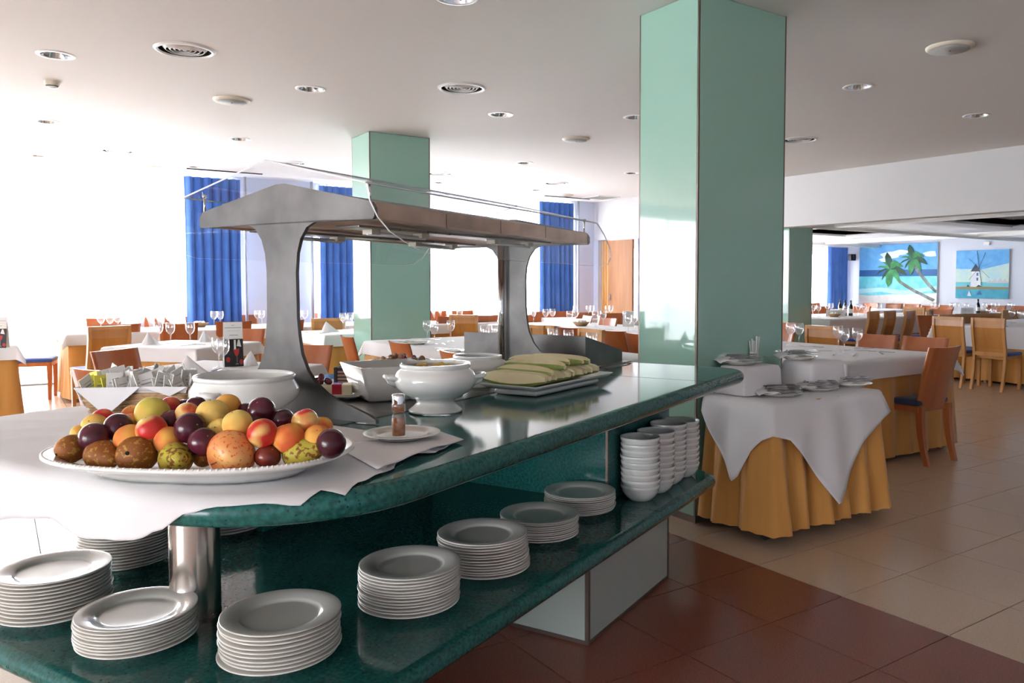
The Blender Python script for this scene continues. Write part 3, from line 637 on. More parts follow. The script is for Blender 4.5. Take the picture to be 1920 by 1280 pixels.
for (u, v), n, l in [((3.133, 1.372), 9, 'nearest of the bowl stacks at the shelf end'), ((3.29, 1.366), 9, 'second bowl stack from the left'), ((3.455, 1.374), 10, 'third bowl stack from the left'), ((3.62, 1.372), 9, 'rightmost bowl stack')]:
    for k in range(n):
        p = B(u, v, ZS+k*(.205/(n-1) if n == 9 else .215/9)); bk.put(p+Vector((random.uniform(-.002, .002), random.uniform(-.002, .002), 0)), 0, 'white soup bowl, %s in %s' % (NTH[n-1-k], l), 'soup bowls, '+l)

# ------------------------------------------------------------------ cloths on the counter
def over_edge(u, v, nu, nv, s, ru=.03):
    """point at arc distance s past the counter outline (u,v) with outward normal (nu,nv)"""
    e = .004; rr = ru+e
    if s <= 0: return Vector((u+nu*(s-ru), v+nv*(s-ru), ZT+e))
    a = s/rr
    if a < PI*.55: return Vector((u-nu*ru+nu*rr*math.sin(a), v-nv*ru+nv*rr*math.sin(a), ZT-ru+rr*math.cos(a)))
    q = s-rr*PI*.55; return Vector((u-nu*ru+nu*rr*math.sin(PI*.55)-nu*q*.05, v-nv*ru+nv*rr*math.sin(PI*.55)-nv*q*.05, ZT-ru+rr*math.cos(PI*.55)-q))
# walk from the front edge leftwards round to the back edge
path = []
for i in range(30): path.append((1.64-(1.64-1.35)*i/30, 1.10, 0, -1))
for i in range(31): a = R(270-90*i/30); path.append((1.35+.42*math.cos(a), 1.52+.42*math.sin(a), math.cos(a), math.sin(a)))
for i in range(1, 31): path.append((.93, 1.52+(2.35-1.52)*i/31, -1, 0))
for i in range(31): a = R(180-90*i/30); path.append((1.31+.38*math.cos(a), 2.35+.38*math.sin(a), math.cos(a), math.sin(a)))
for i in range(1, 25): path.append((1.31+(1.69-1.31)*i/24, 2.73, 0, 1))
NP = len(path)
def hem(k):
    t_ = k
    pts = [(0, -.11), (8, -.09), (12, -.08), (16, -.132), (24, -.09), (33, -.045), (37, -.01), (39, .03), (41, .006), (43, .040), (46, .030), (50, .034), (53, .050), (55, .082), (58, .108), (60, .112), (64, .122), (67, .118), (69, .110), (73, .122), (78, .142), (91, .13), (105, .12), (120, .10), (NP, .08)]
    for (a, x), (b, y) in zip(pts, pts[1:]):
        if a <= t_ <= b: s = (t_-a)/(b-a); s = s*s*(3-2*s); return x+(y-x)*s
    return .1
C0 = (1.69, 1.95); rows = []
fr_ = [.02, .15, .3, .45, .6, .7, .8, .88, .94, 1]
for j in range(len(fr_)+14):
    row = []
    for k, (u, v, nu, nv) in enumerate(path):
        h_ = hem(k)
        if j < len(fr_):
            q_ = min(h_, 0)-.03; ue, ve = u+nu*q_, v+nv*q_; s = fr_[j]
            # wide soft creases on the flat part
            z = ZT+.004+.0022*max(0, math.sin(k*.55+s*2))*s*s*(1 if k > 55 else .35)
            p = Vector((C0[0]+(ue-C0[0])*s, C0[1]+(ve-C0[1])*s, z))
            if h_ < .037 and s == 1: pass
        else:
            s = (j-len(fr_)+1)/14*max(0., h_)
            p = over_edge(u, v, nu, nv, s) if h_ > 0 else rows[len(fr_)-1][k].copy()
            w_ = max(0, s-.06); p += Vector((nu, nv, 0))*(w_*.35*(.5+.5*math.sin(k*.42+.5))+w_*.10)
        row.append(p)
    rows.append(row)
o = G().grid(rows).build('buffet_cloth', M['cloth'], None, True, rot=(0, 0, BA), fix=False)
sm = o.modifiers.new('thick', 'SOLIDIFY'); sm.thickness = .0012; sm.offset = 1
tag(o, 'white linen cloth draped over the left end of the buffet under fruit', 'tablecloth')
def patch(name, quad, z, nu=24, nv=18, wav=None, m='cloth', label=None, cat=None, over=True):
    rows = []
    for j in range(nv+1):
        row = []
        for i in range(nu+1):
            a, b_ = i/nu, j/nv; q = [Vector(p) for p in quad]
            p = q[0]*(1-a)*(1-b_)+q[1]*a*(1-b_)+q[2]*a*b_+q[3]*(1-a)*b_
            zz = z+(wav(a, b_) if wav else 0); s = 1.10+.03-p.y
            if over and s > 0: d = over_edge(p.x, 1.10, 0, -1, s); row.append(Vector((d.x, d.y-.004, d.z+.004+(wav(a, b_) if wav else 0)*.6)))
            else: row.append(Vector((p.x, p.y, zz)))
        rows.append(row)
    o = G().grid(rows).build(name, M[m], None, True, rot=(0, 0, BA), fix=False)
    sm = o.modifiers.new('thick', 'SOLIDIFY'); sm.thickness = .0015; sm.offset = 1
    return tag(o, label, cat)
patch('folded_napkin', [(1.30, 1.19), (1.675, 1.235), (1.735, 1.36), (1.45, 1.47)], ZT+.008, wav=lambda a, b_: .005*max(0, math.sin(a*11+.6))*(1-b_)+.007*max(0, math.sin(a*6-1))*(1-b_)**2, label='folded white napkin with wavy edge under the spice jar saucer', cat='napkin')

# ------------------------------------------------------------------ fruit platter
PC0 = Vector((.3684, 1.8648, 0)); pa = R(-41.96); e1 = Vector((math.cos(pa), math.sin(pa), 0)); e2 = Vector((-e1.y, e1.x, 0))
PC = PC0
pt = thing('fruit_platter', 'big white oval platter with rope rim holding the fruit pile', 'platter', (PC.x, PC.y, ZT+.008), pa); pt.scale = (.992, .89, 1)
pts = [(.001, .006), (.20, .006), (.225, .0), (.235, .001), (.245, .008), (.30, .030), (.328, .040), (.334, .044), (.332, .049), (.325, .050), (.30, .044), (.26, .022), (.235, .011), (.001, .010)]
def oval(prof, n=72, beads=False):
    v = []; f = []
    for r_, z in prof:
        for i in range(n):
            a = 2*PI*i/n; x = max(.001, r_); ry = max(.001, r_-.088) if r_ > .2 else max(.001, r_*.55)
            ca, sa = math.cos(a), math.sin(a); ca = math.copysign(abs(ca)**.85, ca); sa = math.copysign(abs(sa)**.85, sa)
            v.append(Vector((x*ca, ry*sa, z)))
    for j in range(len(prof)-1):
        for i in range(n): f.append((j*n+i, j*n+(i+1) % n, (j+1)*n+(i+1) % n, (j+1)*n+i))
    return G().add(v, f)
oval(pts).build('platter_body', M['white'], pt, True)
g = G()
for i in range(170):
    a = 2*PI*(i+.5)/170; ca, sa = math.cos(a), math.sin(a); ca = math.copysign(abs(ca)**.85, ca); sa = math.copysign(abs(sa)**.85, sa)
    g.ball((.329*ca, .2415*sa, .0478), .0040, 4)
o = g.build('rope_rim', M['white'], pt, True); o['kind'] = 'stuff'

def mk_round(name, m, r=.03, crease=0., sz=.95, dim=0.):
    def f():
        t = thing(name, 'x', 'fruit'); n = 26; k = 18; rows = []
        for j in range(k+1):
            th = PI*j/k; row = []
            for i in range(n):
                ph = 2*PI*i/n; c = crease*math.exp(-(min(ph, 2*PI-ph)/.22)**2)*math.sin(th)**.5
                d = 1-c-.22*dim*math.exp(-(th/.35)**2)-.12*dim*math.exp(-((PI-th)/.3)**2)
                row.append(Vector((r*d*math.sin(th)*math.cos(ph), r*d*math.sin(th)*math.sin(ph), r*sz*d*math.cos(th))))
            rows.append(row)
        b = G().grid(rows, closed=True).build('skin', FR[m], t, True)
        if 'apple' in name: G().tube([(0, 0, r*.62), (.001, 0, r*.78), (.002, .001, r*.95)], .0012, 6).build('stem', M['nut'], t)
        else: G().ball((0, 0, r*sz*(.985-.22*dim)), .0018, 4).build('stem_scar', M['nut'], t)
        return t
    return Kind(f)
def mk_pear(m):
    def f():
        t = thing('pear', 'x', 'fruit'); r = .036
        pr_ = [(.001, -.034), (.012, -.035), (.024, -.030), (.033, -.018), (.036, -.003), (.0345, .010), (.029, .024), (.022, .037), (.017, .048), (.013, .056), (.007, .061), (.001, .062)]
        G().lathe(pr_, 28).build('skin', FR[m], t, True)
        G().tube([(0, 0, .060), (.001, .001, .068), (.004, .002, .078)], .0014, 6).build('stem', M['nut'], t)
        G().lathe([(.004, -.0345), (.003, -.037), (.0005, -.036)], 8).build('calyx', M['dark'], t)
        return t
    return Kind(f)
KF = dict(plum=mk_round('plum', 'plum', .03, .03, .97, .3), redplum=mk_round('plum', 'redplum', .03, .04, .97, .3), peach=mk_round('peach', 'peach', .03, .07, .95, .5), yellow=mk_round('apricot', 'yellow', .03, .09, .95, .5), green=mk_round('peach', 'green', .03, .05, .97, .4),
          nectarine=mk_round('nectarine', 'nectarine', .03, .07, .97, .5), red=mk_round('nectarine', 'red', .03, .05, .97, .4), apple=mk_round('apple', 'apple', .04, 0, .86, 1.), pear=mk_pear('pear'), brownpear=mk_pear('brownpear'))
# px, py, radius px, kind, row offset away from the viewer, tilt(x,y,z), label
F = [
 (133, 841, 27, 'brownpear', -.11, (75, 0, 150), 'greenish russet pear at the left end of the platter'),
 (190, 848, 30, 'brownpear', -.17, (100, 0, 60), 'brown russet pear lying second from left in front row'),
 (257, 848, 36, 'brownpear', -.17, (108, 0, 185), 'round brown russet pear with dark calyx facing front'),
 (330, 855, 32, 'pear', -.17, (80, 0, 40), 'spotted green pear left of the big apple'),
 (381, 857, 19, 'brownpear', -.10, (80, 0, 30), 'small brown pear in shadow left of the big apple'),
 (434, 847, 45, 'apple', -.165, (105, 10, -25), 'big striped orange apple showing its stem end in front'),
 (502, 856, 23, 'redplum', -.12, (20, 40, 0), 'dark red plum wedged right of the big apple'),
 (563, 849, 32, 'pear', -.085, (75, 0, 85), 'spotted green pear right of the dark red plum'),
 (621, 831, 27, 'plum', -.10, (80, 20, 150), 'shiny purple plum at the right end of the platter'),
 (177, 819, 26.5, 'plum', -.12, (30, 0, 0), 'purple plum above the second pear from left'),
 (222, 801, 25.5, 'plum', -.07, (40, 60, 0), 'dark purple plum resting higher, left of orange peach'),
 (243, 822, 27, 'peach', -.10, (20, 30, 200), 'orange peach behind the two brown pears'),
 (284, 805, 27, 'nectarine', -.10, (10, 20, 240), 'pink and orange nectarine standing above green pear'),
 (316, 826, 26, 'peach', -.10, (60, 0, 100), 'orange peach half hidden behind the left green pear'),
 (357, 802, 28, 'plum', -.09, (70, 0, 60), 'large dark plum in the middle of the pile'),
 (381, 823, 26.5, 'plum', -.13, (30, 50, 0), 'purple plum touching top left of the big apple'),
 (413, 808, 24, 'yellow', -.06, (60, 0, 0), 'tan apricot half hidden above the big apple'),
 (445, 794, 26.5, 'yellow', -.10, (10, 20, 250), 'pale yellow apricot with crease above the big apple'),
 (492, 812, 27, 'nectarine', -.12, (50, 30, 200), 'yellow nectarine with red cheek, right of big apple'),
 (541, 822, 30, 'peach', -.09, (10, 10, 230), 'large rusty orange peach behind the right green pear'),
 (595, 820, 24, 'peach', -.07, (40, 0, 20), 'plain orange peach behind the rightmost plum'),
 (178, 800, 24, 'yellow', -.03, (50, 0, 0), 'yellow apricot behind the left purple plums'),
 (193, 786, 20, 'red', .0, (30, 0, 0), 'red nectarine top peeping behind left plums'),
 (286, 774, 30, 'green', -.02, (20, 0, 160), 'yellow green peach at the upper left of pile'),
 (322, 790, 22, 'plum', -.03, (10, 0, 0), 'shadowed dark plum below the red nectarine pair'),
 (351, 777, 22, 'nectarine', -.02, (70, 0, 250), 'red and yellow nectarine above the large dark plum'),
 (398, 775, 28, 'yellow', -.03, (5, 5, 240), 'tall yellow peach with a deep crease, centre of pile'),
 (490, 770, 25, 'plum', -.0, (40, 0, 0), 'dark plum on top of the pile before the tureen'),
 (530, 787, 21, 'plum', .0, (10, 10, 240), 'dark plum with crease left of the red nectarine'),
 (478, 789, 19, 'plum', -.02, (30, 0, 0), 'small shadowed plum behind the yellow apricot'),
 (572, 790, 24, 'nectarine', -.04, (10, 20, 230), 'red nectarine with yellow crease at upper right of pile'),
 (603, 800, 20, 'peach', -.0, (0, 0, 0), 'orange peach peeping behind the upper right nectarine'),
 (249, 793, 20, 'peach', .0, (0, 0, 0), 'small tan peach beneath the yellow green peach'),
 (151, 812, 17, 'yellow', -.05, (0, 0, 0), 'tan apricot sliver behind the leftmost pear'),
 (249, 779, 20, 'peach', .07, (20, 0, 0), 'orange peach at the back beside the sachet basket'),
 (320, 764, 20, 'red', .05, (40, 0, 0), 'red nectarine at the back right of the yellow green peach'),
 (346, 764, 16, 'plum', .07, (0, 0, 0), 'dark plum at the back left of a matching plum'),
 (368, 762, 19, 'plum', .05, (0, 0, 0), 'dark plum at the back behind the yellow peach'),
 (427, 762, 24, 'peach', .05, (30, 0, 200), 'rosy peach at the back touching the tureen'),
 (461, 772, 17, 'plum', .06, (0, 0, 0), 'small dark plum at the back left of top plum'),
 (444, 778, 15, 'plum', .05, (0, 0, 0), 'tiny dark plum at the back above yellow apricot'),
]
for px, py, rp, kd, off, ro_, lb in F:
    off = (off if off > -.13 else -.135+(off+.17)*.3)*.82; py += 5 if off < -.1 else 0; p, tt = onplane(px, py, PC0+e2*off, e2)
    rad = rp*tt/FPX; base_r = {'apple': .04, 'pear': .036, 'brownpear': .036}.get(kd, .03)
    o = KF[kd].put(p, 0, lb, 'fruit piled on the oval platter', None); s = rad/base_r*(.98 if 'pear' in kd else 1.04)
    if kd == 'apple': s *= 1.02
    o.scale = (s, s, s); o.rotation_euler = (R(ro_[0]), R(ro_[1]), R(ro_[2])+pa)
# tureens
def tureen(x, y, rb, h_, rr_, rf, label, lug_rz, fill=None, handles=True):
    t = thing('soup_tureen', label, 'tureen', (x, y, ZT+.003), lug_rz); k = h_
    pr_ = [(.001, .006), (rf*.85, .006), (rf, .0), (rf*1.0, .006*1), (rf*.98, k*.05), (rf*.80, k*.13), (rf*.70, k*.20), (rf*.75, k*.26), (rb*.82, k*.40), (rb*.95, k*.52), (rb, k*.64), (rb*.985, k*.74), (rb*.92, k*.84), (rr_*.985, k*.885), (rr_*.975, k*.90), (rr_, k*.915), (rr_*1.01, k*.965), (rr_*.995, k), (rr_*.95, k*1.0), (rr_*.93, k*.93), (rb*.93, k*.72), (rb*.9, k*.55), (rf, k*.3), (.001, k*.27)]
    G().lathe(pr_, 64).build('bowl', M['white'], t, True)
    if handles:
        for s in (-1, 1):
            g = G(); zc_ = k*.70; rows = []
            g.tube([(s*rb*.93, -.026, zc_), (s*(rb+.018), -.022, zc_+.004), (s*(rb+.026), 0, zc_+.006), (s*(rb+.018), .022, zc_+.004), (s*rb*.93, .026, zc_)], .0085, 10)
            g.tube([(s*rb*.94, 0, zc_-.022), (s*(rb+.012), 0, zc_-.012), (s*(rb+.02), 0, zc_+.004)], .009, 8); g.build('handle', M['white'], t, True)
    if fill:
        G().lathe([(rb*.88, k*.80), (.001, k*.82)], 40).build('filling', M[fill], t, True)
    return t
p = B(1.56, 1.935); tureen(p.x, p.y, .153, .148, .140, .095, 'largest white lug-handled tureen, empty, behind the fruit pile', pa+R(82))
p = B(2.04, 1.615); T2 = tureen(p.x, p.y, .132, .156, .113, .086, 'white footed tureen of fruit salad beside the melon platter', R(-22), 'brown')
for k in range(26):
    a = random.random()*6.28; r_ = .085*math.sqrt(random.random()); o = G().box(-.018, .018, -.012, .012, 0, .010).build('fruit_slice', M['fruitsalad'], None, bevel=.003) if k == 0 else fs0.copy()
    if k == 0: fs0 = o; tag(o, 'pale orange fruit piece floating in the fruit salad tureen', 'fruit piece', 'fruit salad pieces')
    else: col.objects.link(o)
    o.location = (p.x+r_*math.cos(a), p.y+r_*math.sin(a), ZT+.003+.127+random.random()*.012); o.rotation_euler = (random.uniform(-.3, .3), random.uniform(-.3, .3), random.random()*6)
p = B(2.62, 1.86); tureen(p.x, p.y, .118, .125, .098, .07, 'smaller white tureen of brown syrup near second steel leg', R(-22), 'brown')
t = thing('creamer', 'small white creamer jug between the fruit salad tureen and melon', 'jug', B(2.40, 1.80, ZT+.003), BA)
G().lathe([(.001, .004), (.02, .004), (.022, 0), (.024, .004), (.029, .03), (.026, .055), (.022, .07), (.026, .088), (.024, .088), (.02, .07), (.024, .05), (.02, .01), (.001, .008)], 28).build('body', M['white'], t, True)
G().tube([(.024, 0, .075), (.044, 0, .07), (.046, 0, .045), (.027, 0, .03)], .0035, 8).build('handle', M['white'], t, True)
# square flared bowl
t = thing('square_bowl', 'white square flared bowl standing behind the fruit salad tureen', 'bowl', B(2.19, 1.955, ZT+.003), BA+R(60.8))
def sq(h_, z, r_=.02): return [Vector((x, y, z)) for x, y in rrect(-h_, h_, -h_, h_, r_, 4)]
G().grid([sq(.001, .004, .0005), sq(.085, .004), sq(.092, .0), sq(.098, .008), sq(.135, .125, .012), sq(.130, .125, .012), sq(.092, .012), sq(.001, .010, .0005)], closed=True).build('bowl', M['white'], t, True)
# spice jar on saucer
sc = B(1.60, 1.378); t = tag(mk_plate('saucer', .10, 'cream'), 'cream saucer under the spice jar at the counter edge', 'saucer'); t.location = (sc.x, sc.y, ZT+.0135)
jp = B(1.572, 1.365)
t = thing('spice_jar', 'small glass shaker of brown spice with chrome cap on a saucer', 'jar', (jp.x, jp.y, ZT+.021))
G().lathe([(.001, .0), (.0175, .0), (.0185, .003), (.0185, .052), (.016, .058), (.0155, .062), (.0185, .067), (.0185, .082), (.016, .088)], 32).build('glass_body', M['glass'], t, True)
G().lathe([(.001, .004), (.0165, .004), (.0165, .048), (.001, .05)], 28).build('spice', M['spice'], t, True)
G().lathe([(.001, .062), (.015, .064), (.015, .08), (.001, .081)], 24).build('spice_top', M['spice'], t, True)
G().lathe([(.0172, .086), (.0172, .106), (.0155, .110), (.001, .111)], 32).build('cap', M['chrome'], t, True)
# melon platter
MU, MV = 2.72, 1.585
t = thing('melon_platter', 'white rectangular raised platter full of melon slices', 'platter', B(MU, MV, ZT+.003), BA-R(2))
def rr3(a, b_, z, r_=.006): return [Vector((x, y, z)) for x, y in rrect(-a, a, -b_, b_, r_, 3)]
G().grid([rr3(.22, .075, .0), rr3(.235, .09, .0), rr3(.24, .095, .012), rr3(.235, .09, .018), rr3(.265, .115, .024), rr3(.295, .132, .040), rr3(.293, .130, .0425), rr3(.26, .108, .030), rr3(.22, .08, .026), rr3(.001, .0005, .026, .0002)], closed=True).build('platter_body', M['white'], t, True)
def mk_melon():
    t = thing('melon_slice', 'x', 'melon slice'); rows = []; rind = []; n = 14; L = .135
    for i in range(n+1):
        s = -1+2*i/n; c = math.sqrt(max(0, 1-s*s*.92)); y = L*s; bow = .022*s*s; h_ = .05*c+.004; w_ = .017*c+.003
        rows.append([Vector((-w_, y, h_+bow)), Vector((w_, y, h_+bow)), Vector((w_*.9, y, bow+.012*c)), Vector((0, y, bow+.002)), Vector((-w_*.9, y, bow+.012*c))])
        rind.append([Vector((-w_*.92, y, bow+.013*c)), Vector((-w_*.5, y, bow+.001)), Vector((0, y, bow-.003)), Vector((w_*.5, y, bow+.001)), Vector((w_*.92, y, bow+.013*c))])
    g = G().grid(rows, closed=True); g.add(rows[0], [(0, 1, 2, 3, 4)]); g.add(rows[-1], [(4, 3, 2, 1, 0)])
    g.build('flesh', M['flesh'], t, False); G().grid(rind).build('rind', M['rind'], t, True, fix=False); return t
mk = Kind(mk_melon); mo = B(MU, MV)
def mp(u, v, z): return B(MU+u, MV+v, ZT+z)
for k in range(10):
    mk.put(mp(-.235+k*.048, .015+.004*(k % 2), .033), BA+R(2-4*(k % 3)), ['melon slice lying lengthwise at the left front of platter', 'second melon slice of bottom row from the left', 'third melon slice of bottom row from the left', 'fourth melon slice of bottom row from the left', 'fifth melon slice of bottom row from the left', 'sixth melon slice of bottom row from the left', 'seventh melon slice of bottom row from the left', 'eighth melon slice of bottom row from the left', 'ninth melon slice of bottom row from the left', 'last melon slice of bottom row at the right end'][k], 'melon slices on the platter')
for (u, v, z, a, rx), l in zip([(-.19, .02, .072, -8, 12), (-.09, .03, .085, 0, 8), (-.05, .035, .096, 2, 8), (.06, .03, .094, -2, 10), (.11, .03, .088, 3, 10)],
        ['glossy melon slice lying on top at the left of pile', 'big melon slice on top, second from the left', 'big melon slice on top showing green skin, middle', 'melon slice on top towards the steel shield', 'topmost right melon slice near the steel shield']):
    o = mk.put(mp(u, v, z), BA+R(a), l, 'melon slices on the platter'); o.rotation_euler = (0, R(62+rx), BA+R(a))
# desserts behind the leg
def cakeplate(pos, name, label, cakes):
    t = thing(name, label, 'plate', pos, BA+R(35))
    G().grid([rr3(.07, .07, 0, .01), rr3(.075, .075, .004, .01), rr3(.11, .11, .016, .012), rr3(.108, .108, .018, .012), rr3(.075, .075, .007, .01), rr3(.001, .001, .006, .0003)], closed=True).build('plate', M['white'], t, True)
p1 = at(624, 741, ZT+.01); cakeplate((p1.x, p1.y, ZT+.003), 'dessert_plate', 'white square plate with cheesecake behind the steel leg', 0)
t = thing('cheesecake', 'slice of cream cheesecake topped with berries behind the steel leg', 'cake', (p1.x, p1.y, ZT+.012), R(-25))
G().add([(-.09, -.035, 0), (.07, -.035, 0), (.07, .035, 0), (-.09, .03, 0), (-.09, -.035, .04), (.07, -.035, .04), (.07, .035, .04), (-.09, .03, .04)], [(0, 3, 2, 1), (4, 5, 6, 7), (0, 1, 5, 4), (1, 2, 6, 5), (2, 3, 7, 6), (3, 0, 4, 7)]).build('cake', M['cake'], t, bevel=.004)
G().box(-.0, .035, -.037, .03, .005, .042).build('sauce', M['sauce'], t, bevel=.003)
bb = None
for k, (x, y, z) in enumerate([(-.07, -.01, .05), (-.04, -.015, .052), (-.012, -.012, .05), (-.055, .012, .052), (-.02, .015, .05), (-.04, 0, .066), (-.075, .015, .05)]):
    q = Matrix.Rotation(R(-25), 3, 'Z') @ Vector((x, y, z))
    if bb is None: bb = G().ball((0, 0, 0), .0125, 8).build('raspberry', M['berry'], None, True); o = bb; tag(o, 'dark raspberry heaped on the cheesecake behind steel leg', 'berry', 'raspberries on the cheesecake')
    else: o = bb.copy(); col.objects.link(o)
    o.location = (p1.x+q.x, p1.y+q.y, ZT+.012+q.z)
p2 = at(655, 718, ZT+.01); t = tag(mk_plate('dessert_plate', .11, 'white'), 'white round plate with the layered chocolate cake', 'plate'); t.location = (p2.x, p2.y, ZT+.003)
t = thing('chocolate_cake', 'dark layered chocolate cake slice left of the square bowl', 'cake', (p2.x, p2.y, ZT+.013), R(-35))
for k in range(4): G().box(-.04, .055, -.03, .035, k*.014, k*.014+.008).build('cream_layer', M['mousse'], t); G().box(-.04, .055, -.03, .035, k*.014+.008, k*.014+.014).build('chocolate_layer', M['choc'], t)
G().box(-.055, -.04, -.034, .04, 0, .064).build('chocolate_side', M['choc'], t, bevel=.003); G().box(-.055, .055, -.034, .04, .057, .061).build('chocolate_top', M['choc'], t, bevel=.002)
p3 = at(752, 679, ZT+.02); t = tag(mk_plate('dessert_plate', .17, 'white'), 'wide white plate of figs and berries at the back counter edge', 'plate'); t.location = (p3.x, p3.y, ZT+.003)
fg = None
for k in range(16):
    a = k*2.4; r_ = .025*math.sqrt(k)
    if fg is None: fg = G().lathe([(.001, -.014), (.014, -.01), (.019, .002), (.014, .014), (.006, .022), (.001, .024)], 12).build('fig', M['nut'], None, True); o = fg; tag(o, 'small brown fig on the wide plate at the back counter edge', 'fruit', 'figs on the back plate')
    elif k % 3 == 2: o = bb.copy(); col.objects.link(o); o['label'] = 'red berry among figs on the back plate'; o['group'] = 'berries on the back plate'
    else: o = fg.copy(); col.objects.link(o)
    o.location = (p3.x+r_*math.cos(a)*1.2, p3.y+r_*math.sin(a), ZT+.030+(.014 if k < 6 else 0)); o.rotation_euler = (random.uniform(0, 1.5), 0, random.random()*6)

# sachet basket with its liner, and the small card tray
bc = at(275, 768, ZT+.01); bz = math.atan2(RT.y, RT.x)+R(4)
t = thing('wicker_basket', 'rectangular wicker basket lined with a white napkin, full of sachets', 'basket', (bc.x, bc.y, ZT+.006), bz)
def rr4(a, b_, z, r_=.02): return [Vector((x, y, z)) for x, y in rrect(-a, a, -b_, b_, r_, 4)]
G().grid([rr4(.135, .075, 0), rr4(.15, .085, .03), rr4(.165, .10, .085), rr4(.155, .09, .085), rr4(.14, .075, .03), rr4(.13, .07, .01)], closed=True).build('basket_body', M['wicker'], t, True)
for z in (.012, .03, .048, .066, .084):
    a = .14+z*.33; b_ = .079+z*.28; pts_ = rr4(a, b_, z); G().tube(pts_+pts_[:1], .0045, 6, cap=False).build('woven_cane', M['wicker'], t, True)
ln = G()
ln.add([(-.168, -.108, .09), (.03, -.108, .092), (-.07, -.118, .004)], [(0, 1, 2)]); ln.add([(-.172, -.10, .09), (-.172, .06, .09), (-.185, -.02, .02)], [(0, 1, 2)])
ln.add([(.03, -.108, .092), (.17, -.108, .09), (.12, -.116, .062)], [(0, 1, 2)]); ln.add([(.172, -.1, .09), (.172, .09, .09), (.182, 0, .05)], [(0, 1, 2)])
ln.add([(-.168, -.108, .09), (.17, -.108, .09), (.15, -.08, .06), (-.15, -.08, .06)], [(0, 1, 2, 3)]); ln.add([(-.15, -.08, .06), (.15, -.08, .06), (.15, .08, .06), (-.15, .08, .06)], [(0, 1, 2, 3)])
o = ln.build('napkin_liner', M['cloth'], t, fix=False); sm = o.modifiers.new('thick', 'SOLIDIFY'); sm.thickness = .004
sk = None; sky_ = None
def mk_sachet(m, ink):
    t = thing('sachet', 'x', 'sachet'); G().box(-.023, .023, -.0015, .0015, 0, .064).build('packet', M[m], t, bevel=.0006)
    G().box(-.016, .014, -.0019, -.0015, .030, .034).box(-.012, .018, -.0019, -.0015, .042, .044).build('print', M[ink], t); return t
ks = Kind(lambda: mk_sachet('paper', 'greyink')); ky = Kind(lambda: mk_sachet('yellow', 'greyink'))
for k in range(64):
    row = k % 4; x = -.145+.29*((k//4)+random.uniform(-.4, .4))/15.5; y = -.065+row*.042
    q = Matrix.Rotation(bz, 3, 'Z') @ Vector((x, y, 0)); yl = k in (4, 8, 1, 12, 2)
    o = (ky if yl else ks).put((bc.x+q.x, bc.y+q.y, ZT+.058+random.uniform(0, .02)+(.012 if row > 1 else 0)), bz, 'yellow tea sachet in the lined wicker basket' if yl else 'white sugar sachet standing in the lined wicker basket', 'sachets in the wicker basket')
    o.rotation_euler = (random.uniform(-.35, .15), random.uniform(-.5, .5), bz+random.uniform(.6, 1.5)*(-1 if k % 2 else 1))
tp = at(330, 757, ZT+.03)
t = thing('snack_tray', 'small white tray with wrapped sweets beside the sachet basket', 'tray', (tp.x, tp.y, ZT+.006), bz-R(12))
G().grid([rr4(.09, .05, 0, .01), rr4(.125, .075, .028, .01), rr4(.122, .072, .030, .01), rr4(.085, .045, .008, .01), rr4(.001, .001, .007, .0003)], closed=True).build('tray', M['white'], t, True)
for k in range(9):
    g = G().box(-.022, .022, -.015, .015, -.002, .004).box(-.01, .012, -.004, .003, .004, .0046, 1)
    o = g.build('wrapped_sweet', [M['yellow'] if k % 4 == 1 else M['paper'], M['redink']], None, bevel=0)
    q = Matrix.Rotation(bz-R(12), 3, 'Z') @ Vector((-.08+.02*k, random.uniform(-.03, .02), .03+.014*(k > 5)+.006*(k % 3)))
    o.location = (tp.x+q.x, tp.y+q.y, ZT+.006+q.z); o.rotation_euler = (random.uniform(-.5, .5), random.uniform(-.4, .4), random.random()*3); tag(o, 'yellow wrapped sweet on small tray' if k % 4 == 1 else 'white and red wrapped sweet on small tray', 'sweet', 'wrapped sweets on the tray')

